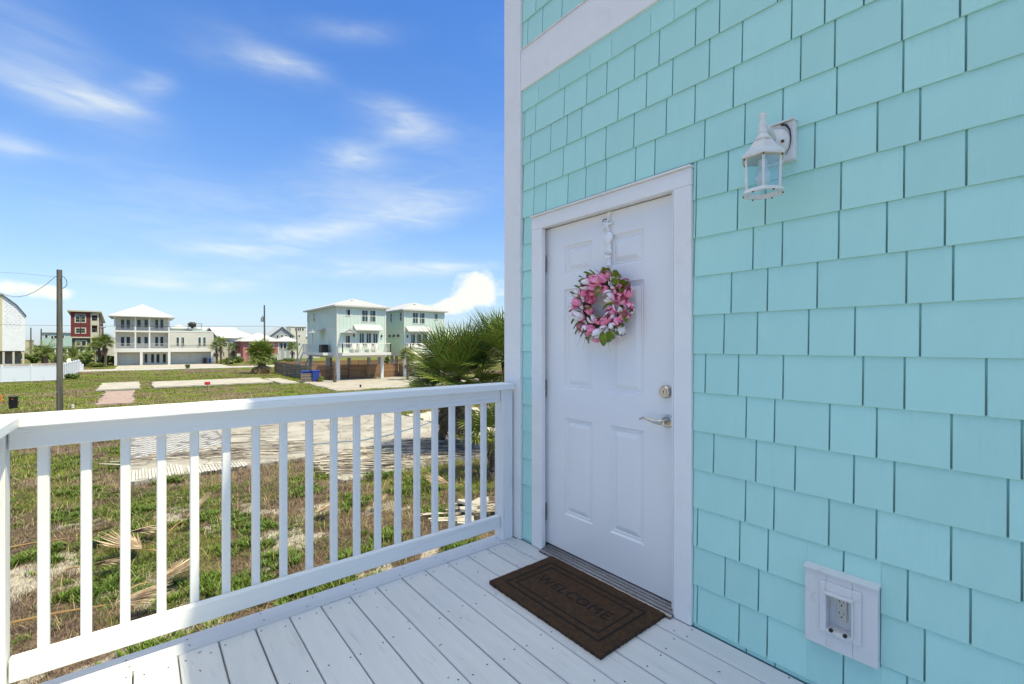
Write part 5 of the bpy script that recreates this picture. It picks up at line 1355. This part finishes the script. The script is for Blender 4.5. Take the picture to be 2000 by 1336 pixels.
obj('corner_post', MB().box(x1 + .001, x1 + .3, y0 - .05, y0 + .25, 3.2, 6.1).box(xb1 - .3, xb1, y0 - .02, y0 + .25, 0, 12.7).box(x1 + .005, x1 + .25, y0 - .02, y0 + .2, 6.4, 12.4).box(x1 + .26, xb1 - .31, y0 - .02, y0 + .2, 12.0, 12.6), M_beige, Rd)
for a, b, c_, d_, k in ((148, 155.5, 618, 629, 2), (158.5, 166, 618, 629, 2), (148.5, 156, 641.5, 650, 2), (158.5, 166, 641.5, 650, 2)): winpx(Rd, '-Y', y0, a, b, c_, d_, nx_=1, nz_=k, tr=.22, gl=G2, fm=M_beige)
winpx(Rd, '-Y', y0, 148.5, 165.5, 614, 616, nx_=1, nz_=1, tr=.12, gl=G2, fm=M_beige)
for a, b, c_, d_ in ((149.5, 156, 666, 675), (160, 167.5, 666, 675)): winpx(Rd, '-Y', y0 + .4, a, b, c_, d_, nx_=1, nz_=1, tr=.25, gl=G2, fm=M_beige)
for c_, d_ in ((622, 630), (643, 650)): winpx(Rd, '-Y', y0 + 1.6, 180.5, 187, c_, d_, nx_=1, nz_=1, tr=.15, gl=G2, fm=M_beige)
for k in range(3):
    for z in (7.2, 10.2): window(Rd, '+X', xb1, y0 + 4.5 + k * 4.5, y0 + 6 + k * 4.5, z, z + 1.5, tr=.15, gl=G2, fm=M_beige)
for x in (x0 + .5, x0 + 2.4, xb1 - .5): obj('stilt', MB().box(x - .25, x + .25, y0 + .5, y0 + 1, 0, 3.199), M_beige, Rd)

# --- gambrel building wrapped in white
Gx = -15.4; Gy = 115.6
Gb = thing('gambrel_building', 'unfinished gambrel-roofed building wrapped in printed white sheeting, on stilts at the left edge', 'building', (Gx, Gy, 0))
rp = [(Gx, 3.3), (Gx, 9.45), (Gx - 1.1, 11.2), (Gx - 2.7, 12.8), (Gx - 5.4, 12.95), (Gx - 8.1, 12.8), (Gx - 9.7, 11.2), (Gx - 10.8, 9.45), (Gx - 10.8, 3.3)]
obj('gable_wall', MB().prism(rp, 'y', Gy, Gy + 14), M_wrap, Gb)
ro_ = [(Gx + .15, 9.3), (Gx + .15, 9.5), (Gx - 1.0, 11.35), (Gx - 2.65, 12.98), (Gx - 5.4, 13.12), (Gx - 8.1, 12.98), (Gx - 9.8, 11.35), (Gx - 10.95, 9.5), (Gx - 10.95, 9.3)]
rm = MB()
for a, b in zip(ro_[:-1], ro_[1:]): rm.add([(a[0], Gy - .3, a[1]), (b[0], Gy - .3, b[1]), (b[0], Gy + 14.2, b[1]), (a[0], Gy + 14.2, a[1]), (a[0], Gy - .3, a[1] - .14), (b[0], Gy - .3, b[1] - .14)], [(0, 1, 2, 3), (0, 4, 5, 1)])
obj('roof', rm, M_roofg, Gb)
Xc, _ = onY(3, 650, Gy - .03); obj('corner_trim', MB().box(Xc - .5, Xc + .1, Gy - .06, Gy - .002, 3.3, 12.7), M_yellow, Gb)
pw = MB()
for r_ in range(15):
    for c_ in range(11):
        x = Xc + .4 + c_ * .5 + (r_ % 2) * .2; z = 7.1 + r_ * .36
        if x < Gx - .5 and z < 12.4 - max(0, (x - Gx + 2.7)) * 1.2 and random.random() < .8: pw.box(x, x + .22, Gy - .012, Gy - .002, z, z + .09)
obj('wrap_print', pw, M_wrapprint, Gb, kind='stuff')
for k in range(8): obj('stilt', MB().box(Gx - .35 - k * 1.15, Gx - .1 - k * 1.15, Gy + .1, Gy + .4, 0, 3.299), M_beige, Gb)
obj('lower_wall', MB().box(Gx - 10, Gx - .4, Gy + 5, Gy + 5.2, 0, 3.299), M_conc, Gb)
Gb.rotation_euler.z = R(9)

# --- other houses of the background, plainer but each with walls, roof and windows
def house(label, cat, X0, X1, Y0, dep, z0, z1, wall, roofm, rise, wins=(), gable=False, stilts=0, name='house', over=.5, extra=None, gl=None):
    root = thing(name, label, cat, ((X0 + X1) / 2, Y0, 0))
    obj('wall', MB().box(X0, X1, Y0, Y0 + dep, z0, z1), wall, root)
    if gable == 'front':
        xm = (X0 + X1) / 2; obj('gable', MB().prism([(X0, z1 + .001), (X1, z1 + .001), (xm, z1 + rise)], 'y', Y0 + .01, Y0 + dep - .01), wall, root)
        rf = MB(); o = over
        for a, b in ((X0 - o, xm), (X1 + o, xm)):
            zl_ = z1 - o * rise / (xm - X0)
            rf.prism([(a, zl_ + .02), (b, z1 + rise + .05), (b, z1 + rise + .25), (a, zl_ + .22)], 'y', Y0 - o, Y0 + dep + o)
        obj('roof', rf, roofm, root)
    elif gable == 'side':
        ym = Y0 + dep / 2; obj('gable', MB().prism([(Y0, z1 + .001), (Y0 + dep, z1 + .001), (ym, z1 + rise)], 'x', X0 + .01, X1 - .01), wall, root)
        rf = MB(); o = over; zl_ = z1 - o * rise / (dep / 2)
        for a in (Y0 - o, Y0 + dep + o): rf.prism([(a, zl_ + .02), (ym, z1 + rise + .05), (ym, z1 + rise + .25), (a, zl_ + .22)], 'x', X0 - o, X1 + o)
        obj('roof', rf, roofm, root)
    else: obj('roof', hip(MB(), X0 - over, X1 + over, Y0 - over, Y0 + dep + over, z1 + .18, rise), roofm, root)
    for wn in wins: winpx(root, '-Y', Y0, *wn[:4], nx_=wn[4] if len(wn) > 4 else 1, nz_=1, tr=.14, gl=gl or G2)
    for k in range(stilts): x = X0 + .2 + (X1 - X0 - .4) * k / max(1, stilts - 1); obj('stilt', MB().box(x - .15, x + .15, Y0 + .1, Y0 + .4, 0, z0 - .001), M_htrim, root)
    return root


house('white gabled house with pale metal roof between the white house and the pink one', 'house', 12.6, 21.0, 146.5, 9, 0, 6.4, M_hwhite, M_roofw, 2.6, [(417, 423, 657.5, 665.5), (425, 430, 657.5, 665.5), (441, 443, 670, 677), (449, 451, 670, 677), (453, 456, 686, 692), (436, 438, 688, 696)], gable='side')
wg = house('white wing with front gable at the left of the pale-roofed house', 'house', 12.6, 16.0, 144.0, 2.4, 0, 6.4, M_grey, M_roofw, 2.3, [(417.5, 423, 657.5, 665.5), (425, 430, 657.5, 665.5)], gable='front')
pk = house('coral pink house with white hip roof behind the round palm', 'house', 20.9, 29.3, 136, 10, 2.0, 5.2, M_pink, M_roofw, 2.3, [(527.5, 533, 670.5, 680)], stilts=4, over=.7)
obj('lower_wall', MB().box(20.9, 23.0, 136.02, 140, 0, 1.99), M_pink, pk)
obj('trim', MB().box(22.2, 22.45, 135.96, 135.999, 0, 5.2).box(29.1, 29.35, 135.95, 135.99, 2, 5.2), M_htrim, pk)
pc = house('white columned porch house with screened upper floor right of the pink house', 'house', 29.6, 33.9, 137, 6, 3.0, 5.2, M_grey, M_roofw, 1.4, [(547.5, 552, 670, 681), (554, 559, 670, 681), (563, 567, 670, 681), (568, 572, 670, 681)], stilts=4, over=.7)
gr = house('grey gabled house with a row of small square windows behind the porch', 'house', 30.6, 37.0, 152.9, 9, 0, 7.2, M_grey, M_roofw, 2.6, [(540, 544, 654.5, 660), (548.8, 552.6, 654.5, 660), (557, 561, 654.5, 660), (565.2, 569.2, 654.5, 660), (553.5, 557, 643.5, 646.5)], gable='front')
tw = house('grey lookout tower with a band of windows beside the grey gabled house', 'house', 37.4, 41.8, 157, 6, 0, 10.1, M_hwhite, M_hwhite, .15, [(576.5, 579, 640.5, 646), (581, 583.6, 640.5, 646), (585, 587.6, 640.5, 646), (590, 593, 640.5, 646), (583, 586, 654.5, 658), (583, 586, 670.5, 674)], over=.2)
house('pale aqua flat-roofed house behind the near utility pole', 'house', -23.0, -14.5, 199, 9, 3.4, 8.0, M_aqua, M_roofg, .5, [(88, 93, 654, 660), (100, 104, 656, 662), (106, 112, 656, 661), (122, 125, 655, 660)], stilts=4, over=.4)
house('small cream yellow building with a flat top left of the aqua house', 'building', -32, -24.6, 190, 8, 0, 5.6, M_yellow, M_yellow, .2, [], over=.1)
house('distant white house seen between the palms left of the big white house', 'house', -9.5, -4.8, 170, 8, 0, 5.6, M_hwhite, M_roofw, .8, [(208, 213, 664, 670)], over=.3)
house('low white house far behind, with only its roof above the pink one', 'house', 20, 30, 168, 10, 0, 6.6, M_hwhite, M_roofw, 2.4, [], over=.5)
house('white house behind the lookout tower', 'house', 42.5, 47, 160, 8, 0, 7.0, M_hwhite, M_roofw, .8, [], over=.3)
# far tree line that closes the gaps on the horizon
fl = []
r2 = np.random.default_rng(77)
for k in range(26):
    l = r2.uniform(-1.15, .2); d_ = r2.uniform(240, 320); x = CY_ * l * d_ + SY_ * d_; y = -SY_ * l * d_ + CY_ * d_
    fl.append((x, y, r2.uniform(2.2, 4.5), r2.uniform(6, 12)))
mbf = MB()
for (x, y, h_, w_) in fl:
    n = 260; d = r2.normal(size=(n, 3)); d /= np.linalg.norm(d, axis=1)[:, None]; pos = d * np.array([w_, w_, h_ * .6]) * r2.uniform(.6, 1, (n, 1)) + np.array([x, y, h_ * .5]); pos[:, 2] = np.maximum(pos[:, 2], .1)
    t1 = r2.normal(size=(n, 3)) * .7; t2 = r2.normal(size=(n, 3)) * .5; v = np.stack([pos - t1, pos + t2, pos + t1, pos - t2], 1).reshape(-1, 3); mbf.add(v.tolist(), (np.arange(n)[:, None] * 4 + np.arange(4)[None]).tolist())
stuff('distant_trees', mbf, M_bush, label='low line of far trees on the horizon')

# ------------------------------------------------------------------ fences
def slat_fence(label, a, b, h, m, nsl=11, bay=2.4, name='slat_fence', cap=None):
    a, b = Vector((*a, 0)), Vector((*b, 0)); L = (b - a).length; d = (b - a).normalized(); n = max(1, round(L / bay)); w_ = L / n; root = thing(name, label, 'fence', a)
    ang = math.atan2(d.y, d.x); sp = obj('slat', MB().box(.05, w_ - .05, -.012, .012, 0, h / nsl - .012), m, root, loc=(0, 0, 0)); sp.location = (0, 0, -50); first = True
    pp = obj('post', MB().box(-.045, .045, -.045, .045, 0, h + .02), m, root, loc=(0, 0, 0))
    for k in range(n + 1):
        o = pp if k == 0 else pp.copy()
        if k: COL.objects.link(o); o.parent = root
        o.location = d * (w_ * k); o.rotation_euler = (0, 0, ang)
    for k in range(n):
        for j in range(nsl):
            o = sp if first else sp.copy()
            if not first: COL.objects.link(o); o.parent = root
            first = False; o.location = d * (w_ * k) + Vector((-d.y * .06 * (1 if (j + k) % 2 else -.2), d.x * .06, .05 + j * h / nsl)); o.rotation_euler = (0, 0, ang)
    return root


slat_fence('weathered grey-brown slat fence running back from the blue bins', (16.2, 58.6), (16.2, 77.8), 1.7, M_slatg)
slat_fence('brown horizontal slat fence under the stilts of the left mint house', (16.3, 58.55), (27.4, 58.55), 1.72, M_slat)
slat_fence('brown slat fence in front of the right mint house', (27.6, 58.4), (36.5, 58.4), 1.72, M_slat)
slat_fence('brown slat fence at the back of the mint house lots', (16.4, 77.9), (38, 77.9), 1.7, M_slat, nsl=6, bay=4.0)


def vinyl(label, a, b, h, bay=2.45, step=None, seed=0):
    a, b = Vector((*a, 0)), Vector((*b, 0)); L = (b - a).length; d = (b - a).normalized(); n = max(1, round(L / bay)); w_ = L / n; root = thing('vinyl_fence', label, 'fence', a); ang = math.atan2(d.y, d.x)
    hh = h
    for k in range(n + 1):
        if step and k in step: hh -= step[k]
        o = obj('post', MB().box(-.07, .07, -.07, .07, 0, hh + .08).lathe([(.095, hh + .081), (.095, hh + .11), (.0, hh + .17)], (0, 0, 0), 4, rot=R(45)), M_vinyl, root, loc=(0, 0, 0)); o.location = d * (w_ * k); o.rotation_euler = (0, 0, ang)
        if k < n:
            o = obj('panel', MB().box(.071, w_ - .071, -.02, .02, .12, hh - .10), M_vinyl, root, loc=(0, 0, 0)); o.location = d * (w_ * k); o.rotation_euler = (0, 0, ang)
            o = obj('rail', MB().box(.071, w_ - .071, -.035, .035, hh - .099, hh).box(.071, w_ - .071, -.035, .035, .03, .119), M_vinyl, root, loc=(0, 0, 0)); o.location = d * (w_ * k); o.rotation_euler = (0, 0, ang)
    return root


vinyl('white vinyl privacy fence facing the lot, left of the near utility pole', (-7.55, 78.4), (-36, 78.4), 1.8)
vinyl('white vinyl fence running back behind the near utility pole and stepping down', (-7.5, 78.55), (-7.5, 108), 1.85, step={10: .45, 11: .5})
slat_fence('grey board fence across the yard behind the white vinyl fence', (-9.5, 106), (-34, 106), 1.3, M_conc2, nsl=3, bay=3.0, name='board_fence')

# ------------------------------------------------------------------ poles, wires, small things
def pole(label, x, dst, ytop, r0, r1, lean=0, m=M_pole, name='utility_pole'):
    q = atd(x, 674, dst); z = H + (674 - ytop) / 897 * dst; ql = atd(x + lean, 674, dst)
    root = thing(name, label, 'pole', (q[0], q[1], 0)); obj('shaft', trunk_mb((q[0], q[1], -.2), (ql[0], ql[1], z), r0, r1, n=14, rings=24, rough=.012), m, root, smooth=False); return root, (ql[0], ql[1], z)


pn, ptn = pole('tall bare wooden utility pole standing in the lot at the left', 117, 27, 527, .150, .122, -1)
def wire(label, pts, r_=.012, cat='cable'): o = obj('cable', MB().tube(pts, r_, 5), M_wire); tag(o, label, cat); return o
wire('slack black cable sagging from the near pole towards the left', [atd(-40, 540, 26), atd(0, 572, 26.5), atd(15, 577.5, 26.6), atd(32, 580, 26.7), atd(50, 577.5, 26.8), atd(70, 569, 26.85), atd(92, 554, 26.9), atd(107, 541, 26.95), atd(114, 538.5, 26.95)], .013)
wire('short loop of black cable curling from the right side of the near pole', [atd(119, 538.5, 26.9), atd(125, 541, 26.9), atd(129.5, 547, 26.9), atd(131, 554, 26.9), atd(128, 560, 26.9), atd(122, 563.5, 26.9)], .016)
obj('pole_collar', MB().lathe([(.145, 0), (.145, .03)], (ptn[0] - .02, ptn[1], 1.55), 14), M_metal, pn)
pf, ptf = pole('distant wooden utility pole with a grey transformer left of the mint houses', 517.3, 70.8, 596, .135, .10, -1)
q = atd(512.4, 624.5, 70.8); obj('transformer', MB().lathe([(.2, 0), (.23, .05), (.23, .62), (.19, .68), (0, .7)], (q[0], q[1], q[2] - .3), 14), M_metal, pf); obj('bracket', MB().box(q[0], q[0] + .35, q[1] - .3, q[1], q[2] + .42, q[2] + .46).lathe([(.03, 0), (.05, .1), (.03, .2)], (q[0], q[1], q[2] + .44), 8), M_black, pf)
wire('long thin power line crossing behind the lots at roof height', [atd(-60, 633.5, 74), atd(120, 636, 73.5), atd(300, 637.6, 72), atd(516, 637, 70.8), atd(545, 638.5, 80), atd(600, 640, 100), atd(660, 641, 125)], .022)
wire('faint upper wire leading to the top of the near pole', [atd(-40, 529, 27), atd(40, 534, 27), atd(112, 541, 27)], .006)
for lab, x, dst, yt, r_, ln in (('thin far pole right of the gambrel building', 60.3, 125, 640, .16, 0), ('second thin far pole above the palm hedge', 80, 125, 642, .16, .5), ('short leaning grey pole beside the white gabled house', 446.5, 100, 664, .15, 1.4), ('leaning dark pole before the grey lookout tower', 582, 96, 641, .14, -3)):
    pole(lab, x, dst, yt, r_, r_ * .8, ln)
ls, lt = pole('street lamp post rising behind the cabbage palms', 202, 100, 640, .16, .12, -1, name='street_lamp'); obj('lamp_head', MB().box(lt[0] - .6, lt[0] + .5, lt[1] - .2, lt[1] + .2, lt[2], lt[2] + .22, .05), M_metal, ls)
sp_, st_ = pole('rusty steel post with a side arm before the gambrel building', 31, 100, 670, .12, .1, 0, m=M_rust, name='steel_post'); obj('arm', MB().tube([(st_[0], st_[1], st_[2] - .3), (st_[0] - .9, st_[1] + .1, st_[2] - .2), (st_[0] - 1.0, st_[1] + .1, st_[2] - .3)], .05, 6), M_rust, sp_)
# black corrugated drum
p = ong(26, 797.5); dr = thing('black_drum', 'black ribbed plastic drum standing in the grass at the left', 'drum', (p[0], p[1], 0))
prof = [(.20, 0)]
for k in range(9): prof += [(.235, .03 + k * .075), (.235, .06 + k * .075), (.205, .075 + k * .075)]
obj('barrel', MB().lathe(prof + [(.23, .74)], (p[0], p[1], 0), 20), M_black, dr); obj('lid', MB().lathe([(.25, .741), (.25, .79), (.22, .82), (0, .83)], (p[0], p[1], 0), 20), M_black, dr); obj('sticker', MB().box(p[0] - .05, p[0] + .03, p[1] - .256, p[1] - .236, .62, .65), M_orange, dr)
p = ong(3, 785); om = thing('marker_post', 'small orange utility marker at the left edge of the lot', 'marker', (p[0], p[1], 0)); obj('post', MB().box(p[0] - .035, p[0] + .035, p[1] - .02, p[1] + .02, 0, .55), M_orange, om)
p = ong(142, 797); wb = thing('white_pipe_cap', 'small white pipe cap in the grass right of the near pole', 'pipe', (p[0], p[1], 0)); obj('cap', MB().lathe([(.07, 0), (.07, .16), (.09, .17), (.09, .22), (0, .24)], (p[0], p[1], 0), 10), M_plastic, wb)
p = ong(405, 767); rs = thing('small_sign', 'small red notice board on a stake at the edge of the old slab', 'sign', (p[0], p[1], 0)); obj('stake', MB().box(p[0] - .025, p[0] + .025, p[1], p[1] + .04, 0, .75), M_pole, rs); obj('board', MB().box(p[0] - .22, p[0] + .22, p[1] - .03, p[1] - .002, .72, .98), M_redsign, rs)
p = ong(704, 757); ss = thing('small_marker', 'little dark stake marker in the sandy driveway just above the railing', 'marker', (p[0], p[1], 0)); obj('stake', MB().box(p[0] - .08, p[0] + .08, p[1] - .03, p[1] + .03, 0, .30), M_black, ss)
ls_ = thing('leaning_board', 'thin white board leaning against the bush at the distant pole', 'board', ong(505, 729)); p = ong(505, 729); obj('plank', MB().tube([(p[0], p[1], 0), (p[0] - .6, p[1], 1.3)], .06, 4), M_htrim, ls_)


def bin_(label, X, Y, z, m, s=1.0, rz=0.0):
    r_ = thing('wheelie_bin', label, 'bin', (X, Y, z)); w0, w1, h = .24 * s, .30 * s, .95 * s
    v = [(X - w0, Y - w0, z + .06), (X + w0, Y - w0, z + .06), (X + w0, Y + w0, z + .06), (X - w0, Y + w0, z + .06), (X - w1, Y - w1, z + h), (X + w1, Y - w1, z + h), (X + w1, Y + w1, z + h), (X - w1, Y + w1, z + h)]
    obj('bin_body', MB().add(v, [(0, 3, 2, 1), (4, 5, 6, 7), (0, 1, 5, 4), (1, 2, 6, 5), (2, 3, 7, 6), (3, 0, 4, 7)]), m, r_)
    obj('lid', MB().prism([(Y - w1 - .05, z + h + .002), (Y + w1 + .05, z + h + .002), (Y + w1 + .05, z + h + .09), (Y, z + h + .13), (Y - w1 - .05, z + h + .05)], 'x', X - w1 - .03, X + w1 + .03), m, r_)
    for sx_ in (-1, 1): obj('wheel', MB().lathe([(.1, -.03), (.1, .03)], (X + sx_ * (w0 + .04), Y + w0, z + .1), 12, 'x'), M_tyre, r_)
    return r_


bin_('blue wheelie bin standing behind the low slatted screen', 15.1, 57.1, 0, M_blue, 1.25); bin_('blue wheelie bin at the right of the low slatted screen', 16.05, 56.4, 0, M_blue, 1.3); bin_('blue wheelie bin in the middle behind the low slatted screen', 15.55, 57.3, 0, M_blue, 1.2)
slat_fence('low slatted screen in front of the blue bins', (14.5, 56.4), (15.75, 56.2), 1.0, M_slatg, nsl=6, bay=1.3)
X_, _ = onY(400, 705, yr - 1.2); bin_('black wheelie bin before the right garage of the white house', X_, yr - 1.2, .05, M_black, 1.25); X_, _ = onY(411.8, 706, yr - 1.2); bin_('blue wheelie bin at the right corner of the white house', X_, yr - 1.2, .05, M_blue, 1.15)


def car(label, X, Y, rz, body, L=4.5, W=1.8, hgt=1.5):
    root = thing('parked_car', label, 'car', (X, Y, 0)); MT = Matrix.Translation((X, Y, 0)) @ Matrix.Rotation(rz, 4, 'Z')
    low = [(-L / 2, .35), (-L / 2, .75), (-L / 2 + .1, .9), (-L * .2, .98), (L * .38, 1.0), (L / 2 - .05, .9), (L / 2, .6), (L / 2, .35)]
    obj('body', MB().prism(low, 'y', -W / 2, W / 2).xform(MT), body, root)
    cb = [(-L * .22, .97), (-L * .08, hgt), (L * .26, hgt), (L * .40, .98)]
    obj('cabin', MB().prism(cb, 'y', -W / 2 + .12, W / 2 - .12).xform(MT), body, root)
    for s_ in (-1, 1):
        for a, b, c_, d_ in ((-L * .17, -L * .07, .1 * L, .1 * L), (L * .12, L * .12, L * .25, L * .34)):
            obj('side_window', MB().add([(a, s_ * (W / 2 - .112), 1.02), (d_, s_ * (W / 2 - .112), 1.02), (c_, s_ * (W / 2 - .112), hgt - .08), (b, s_ * (W / 2 - .112), hgt - .08)], [(0, 1, 2, 3)]).xform(MT), M_win, root)
        for x in (-L * .32, L * .30): wl = obj('wheel', MB().lathe([(0, -.1), (.2, -.11), (.33, -.1), (.33, .1), (.2, .11), (0, .1)], (x, s_ * (W / 2 - .1), .33), 16, 'y').xform(MT), M_tyre, root)
    obj('windscreen', MB().add([(-L * .225, -.7, 1.0), (-L * .225, .7, 1.0), (-L * .085, .62, hgt - .05), (-L * .085, -.62, hgt - .05)], [(0, 1, 2, 3)]).xform(Matrix.Translation((0, 0, 0)) @ MT @ Matrix.Translation((-.01, 0, .01))), M_win, root)
    return root


q = atd(119, 700, 92); car('white car behind the vinyl fence, only its roof showing', q[0], q[1], R(-30), M_carw, hgt=1.65)
q = atd(216, 706, 104); car('dark blue car parked left of the white house', q[0], q[1], R(40), M_card, hgt=1.8)
